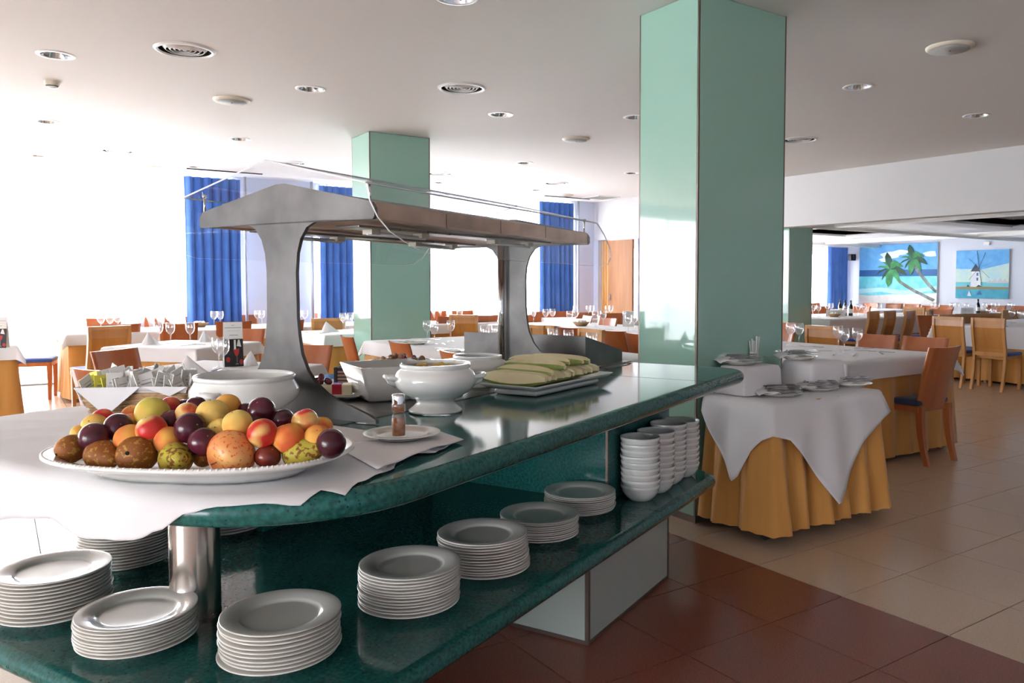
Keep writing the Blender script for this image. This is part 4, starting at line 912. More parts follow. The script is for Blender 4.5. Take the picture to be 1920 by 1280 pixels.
# ------------------------------------------------------------------ chairs
def mk_chair_a():
    t = thing('cherry_chair', 'x', 'chair')
    bx = G().box(-.205, .205, -.20, .215, .385, .43); bx.build('seat_frame', M['cherry'], t, bevel=.006)
    rows = []
    for j, (h_, s) in enumerate([(.432, .99), (.445, 1.02), (.465, 1.01), (.474, .96), (.476, .5)]): rows.append([Vector((x*s, y*s+.005, h_)) for x, y in rrect(-.205, .205, -.2, .215, .03, 4)])
    g = G().grid(rows, closed=True); g.add(rows[-1], [tuple(range(len(rows[-1])))]); g.build('seat', M['padx'], t, True)
    f = []; bk_ = []
    for j in range(9):
        s = j/8; z = .41+.45*s; y = -.205-.10*s**1.3; w_ = .185+.02*s; rf = []; rb = []
        for i in range(11):
            a = -1+2*i/10; c = .030*a*a; rf.append(Vector((w_*a, y+c+.008, z+.006*a*a*s))); rb.append(Vector((w_*a, y+c-.008, z+.006*a*a*s)))
        f.append(rf+rb[::-1])
    g = G().grid(f, closed=True); n = 22
    g.add(f[-1], [(i, i+1, n-2-i, n-1-i) for i in range(10)]); g.build('backrest', M['cherry'], t, True)
    for x in (-.18, .18):
        G().add([(x+a*w_, y, z) for z, y0, w_, d in ((0, .185, .017, .016), (.2, .19, .020, .02), (.386, .19, .024, .025)) for a, y in ((-1, y0-d), (1, y0-d), (1, y0+d), (-1, y0+d))], [(0, 1, 5, 4), (1, 2, 6, 5), (2, 3, 7, 6), (3, 0, 4, 7), (4, 5, 9, 8), (5, 6, 10, 9), (6, 7, 11, 10), (7, 4, 8, 11), (0, 3, 2, 1)]).build('leg', M['cherry'], t)
        r_ = [(0, -.262, .016, .017), (.1, -.235, .018, .019), (.2, -.215, .019, .022), (.30, -.203, .021, .024), (.43, -.20, .022, .024)]
        v = [(x+a*w_, y, z) for z, y0, w_, d in r_ for a, y in ((-1, y0-d), (1, y0-d), (1, y0+d), (-1, y0+d))]
        fs_ = [(4*k+i, 4*k+(i+1) % 4, 4*k+4+(i+1) % 4, 4*k+4+i) for k in range(4) for i in range(4)]+[(0, 3, 2, 1), (16, 17, 18, 19)]
        G().add(v, fs_).build('leg', M['cherry'], t)
    return t
def mk_chair_b():
    t = thing('honey_chair', 'x', 'chair')
    G().box(-.20, .20, -.19, .215, .39, .43).build('seat_frame', M['light'], t, bevel=.006)
    rows = []
    for j, (h_, s) in enumerate([(.432, .97), (.445, 1.0), (.463, .99), (.472, .95), (.474, .5)]): rows.append([Vector((x*s, y*s+.005, h_)) for x, y in rrect(-.2, .2, -.185, .22, .03, 4)])
    g = G().grid(rows, closed=True); g.add(rows[-1], [tuple(range(len(rows[-1])))]); g.build('seat', M['pad'], t, True)
    prof = [(0, -.27), (.12, -.238), (.25, -.212), (.40, -.200), (.52, -.208), (.65, -.240), (.78, -.262), (.90, -.258)]
    for s in (-1, 1):
        v = []
        for k, (z, y) in enumerate(prof):
            x = s*(.185+.004*k/7); d = .019 if z > .1 else .015; w_ = .0155
            v += [(x-w_, y-d, z), (x+w_, y-d, z), (x+w_, y+d, z), (x-w_, y+d, z)]
        K = len(prof); f = [(4*k+i, 4*k+(i+1) % 4, 4*k+4+(i+1) % 4, 4*k+4+i) for k in range(K-1) for i in range(4)]+[(0, 3, 2, 1), (4*K-4, 4*K-3, 4*K-2, 4*K-1)]
        G().add(v, f).build('leg', M['light'], t)
        x = s*.178; G().bar((x, .19, 0), (x, .195, .39), .034).build('leg', M['light'], t)
    G().box(-.17, .17, -.277, -.24, .865, .90).build('top_rail', M['light'], t); G().box(-.17, .17, -.222, -.186, .43, .475).build('bottom_rail', M['light'], t)
    rows = [[Vector((x, y+o_, z)) for x in (-.171, .171)] for o_ in (0,) for z, y in prof[3:]]
    pf = [(.43, -.200)]+prof[4:7]+[(.88, -.259)]
    v = []; 
    for z, y in pf: v += [(-.171, y+.012, z), (.171, y+.012, z), (.171, y-.003, z), (-.171, y-.003, z)]
    G().add(v, [(4*k+i, 4*k+(i+1) % 4, 4*k+4+(i+1) % 4, 4*k+4+i) for k in range(len(pf)-1) for i in range(4)]+[(0, 3, 2, 1), tuple(4*len(pf)-4+i for i in range(4))]).build('back_panel', M['panel'], t)
    return t
M['padx'] = M['pad']
KA = Kind(mk_chair_a); KB = Kind(mk_chair_b)
def chair(k, px1, py1, px2, py2, rz, label, group, z=None):
    z = z or (.86 if k == 'a' else .90)
    p = (at(px1, py1, z)+at(px2, py2, z))/2; off = .28 if k == 'a' else .258
    f = Vector((-math.sin(R(rz)), math.cos(R(rz)), 0)); q = p+f*off
    return (KA if k == 'a' else KB).put((q.x, q.y, 0), R(rz), label, group)
N_, S_, E_, W_ = 0, 180, -90, 90
gA = 'chairs by the left windows'; gB = 'chairs round the tables behind the buffet'; gC = 'chairs in the far corner'; gD = 'chairs behind the big pillar'; gE = 'chairs in the far hall'
for c in [
 ('a', 165, 597.5, 223, 596, S_, 'cherry chair against the window behind the two leftmost tables', gA),
 ('b', 175, 613, 233, 609, 16, 'framed-back chair seen from behind, left above the diamond table', gA),
 ('a', 200, 608, 255, 607, 5, 'plain cherry chair just right of the framed-back chair at left', gA),
 ('a', 267.5, 595, 318, 593.5, S_, 'cherry chair by the window, third from left', gA),
 ('a', 173, 660, 252, 653, 220, 'reddish cherry chair between diamond table and wine card table', gB),
 ('a', 155, 690, 225, 697, -50, 'orange cherry chair behind the sachet basket', gB),
 ('a', 352.5, 594, 400, 592.5, S_, 'cherry chair by window left of first blue curtain end', gA),
 ('a', 431, 591, 482, 590, S_, 'cherry chair by window under right edge of first blue curtain', gA),
 ('a', 303, 607, 367.5, 606, -8, 'cherry chair behind the three glasses of the diamond table', gA),
 ('a', 406.7, 603, 469.7, 602.5, -10, 'cherry chair rising just above the wine card', gA),
 ('a', 430, 617, 492, 616, 140, 'light orange chair half hidden by wine card, left of steel leg', gB),
 ('a', 581, 587, 628, 586, S_, 'cherry chair under the second blue curtain', gA),
 ('b', 586, 596.5, 645, 596, -8, 'framed-back chair behind the pointed napkin by far pillar', gA),
 ('a', 520, 601, 560, 600, 0, 'cherry chair mostly hidden behind first steel leg', gA),
 ('a', 550, 646, 608, 647.5, 130, 'light orange chair just right of the first steel leg', gB),
 ('a', 634, 628, 665, 634, -97, 'tall turned orange chair at left edge of far pillar', gB),
 ('a', 722, 614, 790, 611, S_, 'cherry chair directly in front of the far green pillar', gB),
 ('a', 724, 640, 770, 645, -92, 'orange chair at left side of table behind the square bowl', gB),
 ('a', 817.5, 655, 880, 665, -92, 'cherry chair top just above the fruit salad tureen', gB),
 ('a', 809, 583, 823, 583, S_, 'cherry chair sliver at right edge of far pillar', gC),
 ('a', 823, 593, 859, 593, 15, 'dark cherry chair right of far pillar behind goblets', gC),
 ('b', 857, 590, 881, 590, -50, 'turned honey chair right of the dark cherry chair by far pillar', gC),
 ('a', 846.5, 583, 886, 582, S_, 'cherry chair by window right of the far pillar', gC),
 ('a', 895, 591, 935, 591, 10, 'dark cherry chair left of second steel leg', gC),
 ('a', 966, 590, 1003, 590, 5, 'dark cherry chair right of second steel leg', gC),
 ('a', 1004, 584, 1034, 584, 160, 'pinkish chair catching window light right of second leg', gC),
 ('a', 1041, 584, 1073, 583, 160, 'pinkish chair catching window light, next along to the right', gC),
 ('a', 1028, 578.5, 1063, 578, S_, 'cherry chair below the third blue curtain', gC),
 ('b', 981, 607, 1021.6, 610, E_, 'framed honey chair above the steel shield, left one', gC),
 ('b', 1000, 608, 1036, 611, E_+4, 'honey chair just behind the framed chair above steel shield', gC),
 ('a', 1043, 613, 1085, 616, E_, 'dark cherry chair above the steel shield below bread basket', gC),
 ('b', 1085, 614, 1133, 619, E_-4, 'pale framed chair above the right end of steel shield', gC),
 ('a', 1133, 619, 1161, 622, E_, 'tall dark cherry chair right of the pale framed chair', gC),
 ('a', 1084, 593, 1122, 592, W_-20, 'pink lit chair behind the bread basket', gC),
 ('a', 1086, 586, 1112.5, 585, 170, 'small cherry chair in front of steel pole', gC),
 ('a', 1122, 596, 1160, 597, W_, 'shiny lit cherry chair right of the bread basket', gC),
 ('a', 1137, 587, 1160.7, 587, 150, 'small cherry chair before the folding door', gC),
 ('a', 1180, 624, 1215, 628, E_, 'dark cherry chair cut by left edge of big pillar', gC),
 ('a', 1448, 603, 1491, 606, W_, 'orange chair sliver at right edge of big pillar', gD),
 ('b', 1515, 609, 1572, 612, E_, 'framed orange chair beyond the table beside the big pillar', gD),
 ('a', 1617, 626, 1677, 629, W_, 'reddish chair facing us behind table beside big pillar, left one', gD),
 ('a', 1698, 631, 1776, 634, W_, 'reddish chair facing us behind table beside big pillar, right one', gD),
 ('b', 1625.5, 583, 1650, 583.5, 12, 'side-on honey chair in the hall, leftmost of three in a row', gE),
 ('b', 1657, 582, 1681, 583, 12, 'side-on honey chair in the hall, middle of three in a row', gE),
 ('b', 1694, 582, 1718, 583, 12, 'side-on honey chair in the hall, right of three in a row', gE),
 ('b', 1697.5, 575, 1731, 576, W_, 'brown honey chair behind the third side-on chair', gE),
 ('b', 1732, 579.5, 1755, 580, 20, 'small honey chair behind the left big framed hall chair', gE),
 ('a', 1756, 579, 1777, 580, W_, 'small cherry chair right behind the left big framed hall chair', gE),
 ('b', 1752, 593, 1804.5, 594, E_, 'large framed honey chair seen from behind, left of the pair', gE),
 ('b', 1825, 595, 1882, 597, E_, 'large framed honey chair seen from behind, right of the pair', gE),
 ('a', 1728, 591, 1752, 591, 160, 'pinkish lit chair just left of the big framed hall chair', gE),
 ('b', 1771, 589, 1796, 589, 160, 'light honey chair facing us between the big framed pair, left', gE),
 ('b', 1803, 588, 1828, 588, 160, 'light honey chair facing us between the big framed pair, right', gE),
 ('b', 1840, 587, 1868, 587, 160, 'light honey chair facing us behind right big framed chair', gE),
 ('b', 1883, 581, 1906, 581, 170, 'honey chair facing us at the far right table', gE),
 ('a', 1855, 572, 1883, 573, W_, 'cherry chair below the windmill painting', gE),
 ('a', 1899, 573, 1928, 574, W_, 'cherry chair at right picture edge under hall wall', gE),
 ('a', 1733, 573, 1756, 573, W_, 'cherry chair below the palm painting right end', gE),
 ('a', 1761, 572, 1783, 572, W_, 'cherry chair between the two paintings', gE),
 ('a', 1699, 570, 1722, 570, W_, 'cherry chair under the palm painting middle', gE),
 ('a', 1666, 568, 1688, 568, W_, 'cherry chair under the left part of palm painting', gE),
 ('a', 1623, 568, 1645, 568, W_, 'cherry chair under left edge of palm painting', gE),
 ('a', 1605, 574, 1628, 575, W_, 'cherry chair right of the hall bottles', gE),
 ('a', 1560, 567, 1580, 567, S_, 'cherry chair by the hall blue curtain', gE),
 ('a', 1515, 568, 1537, 568, S_, 'cherry chair by the hall sheer curtain', gE),
 ('a', 1527, 574, 1550, 574, S_-20, 'cherry chair left of the hall bread basket', gE),
]: chair(*c)
# side chair at the window end and the near chair with the navy seat
q = Vector((.36, 10.95, 0)); KA.put(q, R(E_-12), 'lone chair seen side-on with bright blue seat before left window', gA)
p = (at(1752, 653, .86)+at(1801, 648, .86))/2
nc = KA.put((p.x-.02, p.y+.28, 0), R(-1), 'near cherry chair with navy seat at right of cutlery table', 'chairs behind the big pillar')

# ------------------------------------------------------------------ dining tables
def side_pts(w_, d, n): # perimeter points with normals, ccw from (-w,-d)
    P = []
    for (ax, ay), (bx, by), nn in (((-w_, -d), (w_, -d), (0, -1)), ((w_, -d), (w_, d), (1, 0)), ((w_, d), (-w_, d), (0, 1)), ((-w_, d), (-w_, -d), (-1, 0))):
        L = math.hypot(bx-ax, by-ay); k = max(6, int(L*n))
        for i in range(k): P.append((ax+(bx-ax)*i/k, ay+(by-ay)*i/k, nn[0], nn[1]))
    return P
def skirt(w_, d, z, parent, name='skirt', flare=.035, dens=26, zb=.035, m='skirt'):
    P = side_pts(w_, d, dens); rows = []; n = len(P); sd = random.random()*6
    for j in range(7):
        s = j/6; row = []
        for i, (x, y, nx, ny) in enumerate(P):
            a = .026*(.15+.85*s)*(math.sin(i*1.15+sd)+.45*math.sin(i*.47+sd*2)); ln = math.hypot(x/w_, y/d)
            cx_, cy_ = (x/w_, y/d) if abs(abs(x)-w_) < 1e-6 and abs(abs(y)-d) < 1e-6 else (nx, ny)
            o_ = .004+flare*s+a
            row.append(Vector((x+nx*o_+(cx_-nx)*o_*.5, y+ny*o_+(cy_-ny)*o_*.5, z+(zb-z)*s+.006*math.sin(i*1.15+sd)*s)))
        rows.append(row)
    g = G().grid(rows, closed=True); return g.build(name, M[m], parent, True, fix=False)
def overcloth(w_, d, z, ov, corner=.55, n=9, name='tablecloth', m='cloth'):
    """square-cut white cloth over a w x d top; falls ov past the edges, corners hang lower"""
    def axis(h_):
        a = [-h_-ov*(1-i/n) for i in range(n)]+[-h_+2*h_*i/10 for i in range(11)]+[h_+ov*(i+1)/n for i in range(n)]; return a
    ax, ay = axis(w_), axis(d); rows = []; sd = random.random()*6
    for y in ay:
        row = []
        for x in ax:
            sx = max(0, abs(x)-w_); sy = max(0, abs(y)-d); s = math.hypot(sx, sy) if (sx and sy) else sx+sy
            gx, gy = (1 if x > 0 else -1), (1 if y > 0 else -1); r_ = .018
            px_, py_ = max(-w_, min(w_, x)), max(-d, min(d, y)); ang = min(s/r_, PI/2)
            out_ = r_*math.sin(ang)+max(0, s-r_*PI/2)*.10; dn = r_*(1-math.cos(ang))+max(0, s-r_*PI/2)*.985
            if s > 0:
                dx, dy = (gx*sx/s, gy*sy/s)
                if sx and sy:
                    m2 = min(sx, sy)/max(sx, sy); out_ += .05*m2*min(1, s/ov)*(1+.5*math.sin(sd+gx*2+gy))
                wv = .006*math.sin((x+y)*23+sd)*min(1, s/ov); px_ += dx*(out_+wv); py_ += dy*(out_+wv)
            row.append(Vector((px_, py_, z+.003-dn)))
        rows.append(row)
    o = G().grid(rows).build(name, M[m], None, True, fix=False)
    return o
LEGN = 0
def table(cx_, cy_, w_, d, rz, label, clabel, z=.76, ov=.14, flare=.035, sk=True):
    t = thing('dining_table', label, 'table', (cx_, cy_, 0), rz, 'cloth-covered dining tables'); w_ /= 2; d /= 2
    G().box(-w_, w_, -d, d, z-.03, z-.001).build('tabletop', M['light'], t)
    for x in (-w_+.05, w_-.05):
        for y in (-d+.05, d-.05): G().box(x-.022, x+.022, y-.022, y+.022, 0, z-.03).build('leg', M['cherry'], t)
    if sk:
        o = skirt(w_, d, z, None, 'table_skirt', flare); o.location = (cx_, cy_, 0); o.rotation_euler = (0, 0, rz); tag(o, 'floor-length ochre skirt of '+clabel, 'table skirt', 'ochre table skirts')
    o = overcloth(w_+.006, d+.006, z, ov); o.location = (cx_, cy_, 0); o.rotation_euler = (0, 0, rz); tag(o, 'white cloth on '+clabel, 'tablecloth', 'white tablecloths')
    return t
TAB = [
 ((-.40, 9.2), 1.1, .92, 0, 'table at the left picture edge with menu card'),
 ((1.56, 10.88), 1.78, 1.1, 0, 'long table before left sheer window'),
 ((3.6, 10.9), 1.75, 1.1, 0, 'window table between first two blue curtains'),
 ((3.55, 9.02), 1.15, .93, 0, 'table with tall pointed napkin left of far pillar'),
 ((3.62, 6.02), 1.22, 2.95, 0, 'long table right of far pillar behind the buffet'),
 ((6.36, 8.1), 1.4, 3.0, 0, 'long table with bread basket in the far corner'),
 ((5.5, 10.38), 1.2, .95, 0, 'table by middle sheer window right of far pillar'),
 ((8.05, 10.45), 1.2, 1.1, 0, 'small table before the folding door'),
 ((5.60, 4.25), 1.37, 1.68, 0, 'table beside the big pillar laid with goblets'),
 ((12.1, 8.5), 2.9, 1.6, 0, 'hall table with bread basket and bottles'),
 ((12.15, 5.12), 2.6, 2.0, 0, 'hall table in front of the big framed chairs'),
 ((15.0, 7.8), 2.6, 1.9, 0, 'far hall table with single dark bottle'),
 ((14.9, 4.9), 1.8, 1.3, 0, 'far hall table at right picture edge'),
 ((15.6, 10.2), 1.8, 1.0, 0, 'farthest hall table by the blue curtain'),
]
for (x, y), w_, d, rz, l in TAB: table(x, y, w_, d, rz, 'cloth-covered dining '+l.replace('dining ', ''), l, ov=.30 if x > 10 else .14)
Fc, Lc, Rc = at(364, 655, .76), at(200, 650, .76), at(481, 641, .76)
rC = math.atan2((Rc-Fc).y, (Rc-Fc).x); cc = (Lc+Rc)/2
table(cc.x, cc.y, .90, .93, rC, 'diamond-set dining table with three goblets and two napkins', 'diamond-set table with three goblets', ov=.13)
bk0, rt0 = at(380, 676, .76), at(602, 683, .76); dd = (rt0-bk0).normalized(); pp = Vector((dd.y, -dd.x, 0)); pp = pp if pp.x < 0 else -pp
rD = math.atan2(dd.y, dd.x); cD = (bk0+rt0)/2+pp*.475
table(cD.x, cD.y, .97, .95, rD, 'dining table with the wine card, nearest behind the basket', 'table with the wine card', ov=.13)

# ------------------------------------------------------------------ goblets, cutlery, napkins on the tables
def mk_glass():
    o = G().lathe([(.036, 0), (.036, .0015), (.02, .005), (.007, .010), (.0055, .02), (.0055, .085), (.009, .095), (.024, .108), (.036, .128), (.041, .150), (.040, .175), (.0365, .205), (.0355, .205), (.039, .175), (.040, .150), (.035, .129), (.023, .110), (.002, .101)], 24).build('wine_glass', M['glass'], None, True, fix=False)
    return tag(o, 'x', 'glass')
gk = Kind(mk_glass); zt_ = .7645
for px, py, l, gq in [
 (1482, 647, 'left goblet of the pair at big pillar right edge', 1), (1498, 648, 'right goblet of the pair at big pillar right edge', 1), (1571, 655, 'goblet behind the other two on table beside big pillar', 1), (1582, 663.5, 'nearest goblet of three on table beside big pillar', 1), (1607, 661.5, 'right goblet of three on table beside big pillar', 1),
 (298, 645, 'left goblet of three on diamond-set table', 2), (320, 646, 'middle goblet of three on diamond-set table', 2), (357, 646, 'right goblet of three on diamond-set table', 2),
 (410, 690, 'left goblet touching the wine card', 2), (419, 694, 'front goblet touching the wine card', 2), (440, 680, 'goblet hidden behind the wine card', 2),
 (190, 622, 'left goblet of three before left window', 3), (207, 622, 'middle goblet of three before left window', 3), (221, 620, 'right goblet of three before left window', 3), (318, 617, 'single goblet above diamond table glasses', 3), (401.5, 613, 'left goblet in front of first blue curtain', 3), (413.5, 613, 'right goblet in front of first blue curtain', 3),
 (483, 611, 'left goblet beside first steel leg, left side', 3), (491, 611, 'right goblet beside first steel leg, left side', 3), (560, 611, 'left goblet beside first steel leg, right side', 3), (572, 611, 'right goblet beside first steel leg, right side', 3),
 (647, 622, 'front goblet at left edge of far pillar', 4), (655, 624, 'second front goblet at left edge of far pillar', 4), (643, 618, 'rear goblet at left edge of far pillar', 4), (657, 617, 'second rear goblet at left edge of far pillar', 4),
 (801, 640, 'left goblet of three at right edge of far pillar', 4), (814, 645, 'middle goblet of three at right edge of far pillar', 4), (845, 640, 'right goblet of three, right of far pillar', 4),
 (909, 656, 'goblet rim above the steel shield, left of second leg', 4), (1036, 664, 'goblet rim above steel shield, right of second leg', 4), (1066, 668, 'goblet rim above steel shield, middle', 4), (1109, 675, 'goblet rim above steel shield, right end', 4), (930, 655, 'goblet half hidden by the second steel leg', 4),
 (842, 606, 'left goblet by the middle window', 5), (862, 606, 'right goblet by the middle window', 5), (979.5, 607, 'left goblet of far long table', 5), (1000, 606, 'second goblet of far long table', 5), (1023, 607, 'third goblet of far long table', 5), (1036, 606, 'fourth goblet of far long table', 5), (1068, 612, 'goblet left of the bread basket, front', 5), (1079, 608, 'goblet left of the bread basket, rear', 5), (1116, 614, 'goblet right of the bread basket, front', 5), (1131, 612, 'goblet right of the bread basket, rear', 5), (1178, 623, 'large goblet left of the big pillar', 5), (1189, 621, 'goblet touching left edge of big pillar', 5), (1173, 612, 'rear goblet left of big pillar', 5),
 (1079, 597, 'tiny goblet beside the third steel pole', 6), (1103, 597, 'left tiny goblet before the folding door', 6), (1110, 596, 'second tiny goblet before the folding door', 6), (1139, 597, 'third tiny goblet before the folding door', 6), (1145, 596, 'fourth tiny goblet before the folding door', 6),
 (1524, 595, 'leftmost goblet on hall table', 7), (1534.5, 594, 'second goblet on hall table', 7), (1551, 590, 'goblet behind hall bread basket', 7), (1586, 595, 'goblet in front of hall bottles', 7), (1609, 592, 'goblet right of hall bottles', 7), (1620, 592, 'second goblet right of hall bottles', 7), (1648, 591, 'goblet above the side-on honey chairs', 7), (1558, 589, 'second goblet behind hall bread basket', 7),
 (1749, 583, 'left goblet of far hall table', 8), (1757, 583, 'second goblet of far hall table', 8), (1784, 584, 'third goblet of far hall table', 8), (1794, 583, 'fourth goblet of far hall table', 8), (1812, 585, 'goblet left of single dark bottle', 8), (1846, 581, 'goblet right of single dark bottle', 8), (1862, 580, 'left goblet of pair under windmill painting', 8), (1869, 580, 'right goblet of pair under windmill painting', 8), (1893, 581, 'goblet near right edge under windmill painting', 8), (1898, 580, 'second goblet near right edge under windmill painting', 8),
 (1854, 603, 'goblet above right big framed chair', 9), (1862, 602, 'second goblet above right big framed chair', 9), (1897, 607, 'goblet on hall table right of big framed pair', 9), (1913, 610, 'goblet at right picture edge on hall table', 9)]:
    if px > 1740 and py < 600: py = 587+.25*(py-580)
    gk.put(at(px, py, zt_), random.random(), 'clear stemmed '+l, ['', 'goblets beside big pillar', 'goblets behind the basket', 'goblets by the left windows', 'goblets by far pillar', 'goblets on the far long table', 'goblets before the folding door', 'goblets on hall bread table', 'goblets on far hall table', 'goblets on right hall table'][gq])
def mk_napkin():
    g = G(); n = 28; rows = []
    for j in range(9):
        s = j/8; row = []
        for i in range(n):
            a = 2*PI*i/n; r_ = (1-s)**.9*.085+.002; wv = 1+.10*math.sin(3*a+1)*(1-s)+.05*math.sin(5*a+2)
            ex = 1.25 if math.cos(a) > 0 else .9; row.append(Vector((r_*wv*math.cos(a)*ex-.02*s, r_*wv*math.sin(a)*.6, .11*s-.004*math.cos(2*a)*s*(1-s)*6)))
        rows.append(row)
    o = g.grid(rows, closed=True).build('folded_napkin', M['cloth'], None, True); return tag(o, 'x', 'napkin')
nk = Kind(mk_napkin)
for px, py, s, rz, l in [(281, 645, 1., 40, 'pointed folded napkin left of the three goblets'), (385, 640, 1.05, 60, 'pointed folded napkin right of the three goblets'), (357, 699, 1.0, -35, 'rounded folded napkin on the wine card table beside basket'), (469, 684, .9, 100, 'folded napkin just right of the wine card'), (615, 622, 1.1, -30, 'tall pointed napkin on table left of far pillar')]:
    o = nk.put(at(px, py, .7640), R(rz), 'white '+l, 'folded napkins on the tables'); o.scale = (s, s, s)
def mk_knife():
    t = thing('table_knife', 'x', 'cutlery')
    G().add([(-.007, 0, 0), (.007, 0, 0), (.006, .1, 0), (-.005, .1, 0), (-.007, 0, .004), (.007, 0, .004), (.006, .1, .004), (-.005, .1, .004)], [(0, 3, 2, 1), (4, 5, 6, 7), (0, 1, 5, 4), (1, 2, 6, 5), (2, 3, 7, 6), (3, 0, 4, 7)]).build('handle', M['cutlery'], t)
    G().add([(-.005, .1, .001), (.006, .1, .001), (.009, .15, .001), (.006, .2, .001), (-.002, .215, .001), (-.006, .16, .001)]+[(-.005, .1, .0025), (.006, .1, .0025), (.009, .15, .0025), (.006, .2, .0025), (-.002, .215, .0025), (-.006, .16, .0025)], [(5, 4, 3, 2, 1, 0), (6, 7, 8, 9, 10, 11)]+[(i, (i+1) % 6, (i+1) % 6+6, i+6) for i in range(6)]).build('blade', M['cutlery'], t)
    return t
def mk_fork():
    t = thing('table_fork', 'x', 'cutlery')
    G().bar((0, 0, .003), (0, .12, .004), .009, .003).build('handle', M['cutlery'], t)
    g = G().add([(-.004, .12, .003), (.004, .12, .003), (.012, .15, .005), (-.012, .15, .005)], [(0, 1, 2, 3)])
    for k in range(4): x = -.0105+.007*k; g.bar((x, .15, .005), (x, .2, .004), .003, .002)
    g.build('tines', M['cutlery'], t); return t
kk = Kind(mk_knife); kf = Kind(mk_fork)
CUT = [(1545, 651, 20, 'on table beside big pillar, at the back, left of goblets'), (1560, 658, 60, 'on table beside big pillar, just left of the three goblets'), (1563, 666, -55, 'on table beside big pillar, in front of the three goblets'), (1630, 658, 40, 'on table beside big pillar, right of the goblets'), (1655, 664, -50, 'on table beside big pillar, near the right end'), (1640, 653, 70, 'on table beside big pillar, behind, towards reddish chairs'), (1600, 668, -60, 'on table beside big pillar, nearest the near edge'), (1678, 661, 20, 'on table beside big pillar, farthest right by the corner'),
 (765, 641, 40, 'on long table right of far pillar, left, in front of white plate'), (783, 641, 10, 'on long table right of far pillar, behind the white plate'), (825, 637, 30, 'on long table right of far pillar, right of the middle goblet'), (855, 653, 60, 'on long table right of far pillar, near the steel shield'), (770, 635, 80, 'on long table right of far pillar, at the back left corner'), (835, 647, -20, 'on long table right of far pillar, right of the goblets'),
 (384, 705, -60, 'on wine card table, left of the rounded napkin'), (262, 692, -40, 'on wine card table, at left edge behind sachets'), (398, 696, -30, 'on wine card table, right of the rounded napkin'), (316, 643, 10, 'on diamond-set table, in front of the goblets'), (338, 648, -60, 'on diamond-set table, nearest the front corner'), (385, 646, 40, 'on diamond-set table, by the right napkin'), (600, 625, -50, 'on pointed napkin table, in front of the napkin'), (577, 623, 20, 'on pointed napkin table, at left corner'),
 (1050, 612, 30, 'on far long table, left of the bread basket'), (1150, 618, 20, 'on far long table, at right end'), (1098, 618, 50, 'on far long table, right of the bread basket'), (1540, 597, 20, 'on hall bread table, left end'), (1575, 596, -30, 'on hall bread table, below the bottles'), (1560, 599, 70, 'on hall bread table, nearest the hall edge'), (1890, 612, 20, 'on right hall table, left'), (1905, 605, -30, 'on right hall table, behind')]
for k, (px, py, a, l) in enumerate(CUT): (kf if k % 2 else kk).put(at(px, py, .7645), R(a), ('steel fork lying ' if k % 2 else 'steel knife lying ')+l, 'cutlery '+l.split(',')[0])
# table plates
for k, (px, py, l) in enumerate([(780, 645, 'white plate on long table in front of far pillar'), (846, 660, 'white plate above fruit salad tureen on long table')]):
    o = pk.put(at(px, py, .7645), 0, l, 'plates on the long table'); o.scale = (.8, .8, .8)
# bread baskets
def mk_bread():
    t = thing('bread_basket', 'x', 'basket')
    G().lathe([(.001, 0), (.06, 0), (.085, .03), (.11, .055), (.104, .055), (.08, .03), (.05, .01), (.001, .008)], 24, sx=1.15).build('basket', M['wicker'], t, True)
    for k in range(9):
        a = k*2.4; G().ball((.06*math.cos(a)*math.sqrt(k/9)*1.1, .06*math.sin(a)*math.sqrt(k/9), .058), .022, 6).build('bread_roll', M['paper'], t, True)
    return t
kb = Kind(mk_bread)
for px, py, l in [(373, 613, 'small bread basket in front of first blue curtain'), (1090, 611, 'wide bread basket on far long table'), (1564, 594, 'bread basket on the hall table before bottles'), (1846, 587.5, 'bread basket beside single dark bottle in hall')]: kb.put(at(px, py, .7645), 0, l, 'bread baskets')
def mk_bottle():
    t = thing('oil_bottle', 'x', 'bottle')
    G().lathe([(.001, 0), (.034, 0), (.035, .01), (.035, .15), (.028, .18), (.014, .205), (.013, .25), (.015, .252), (.015, .27), (.001, .272)], 20).build('glass_body', M['wine'], t, True)
    G().lathe([(.0355, .05), (.0355, .12)], 20).build('paper_label', M['paper'], t, True); return t
kw = Kind(mk_bottle)
for px, py, l in [(1575, 590, 'dark bottle with pale label, left of three on hall table'), (1584, 592, 'dark bottle, middle of three on hall table'), (1595, 592, 'dark bottle, right of three on hall table'), (1833.5, 587.5, 'single dark bottle on far hall table')]: kw.put(at(px, py, .7645), 1., l, 'dark bottles in the hall')
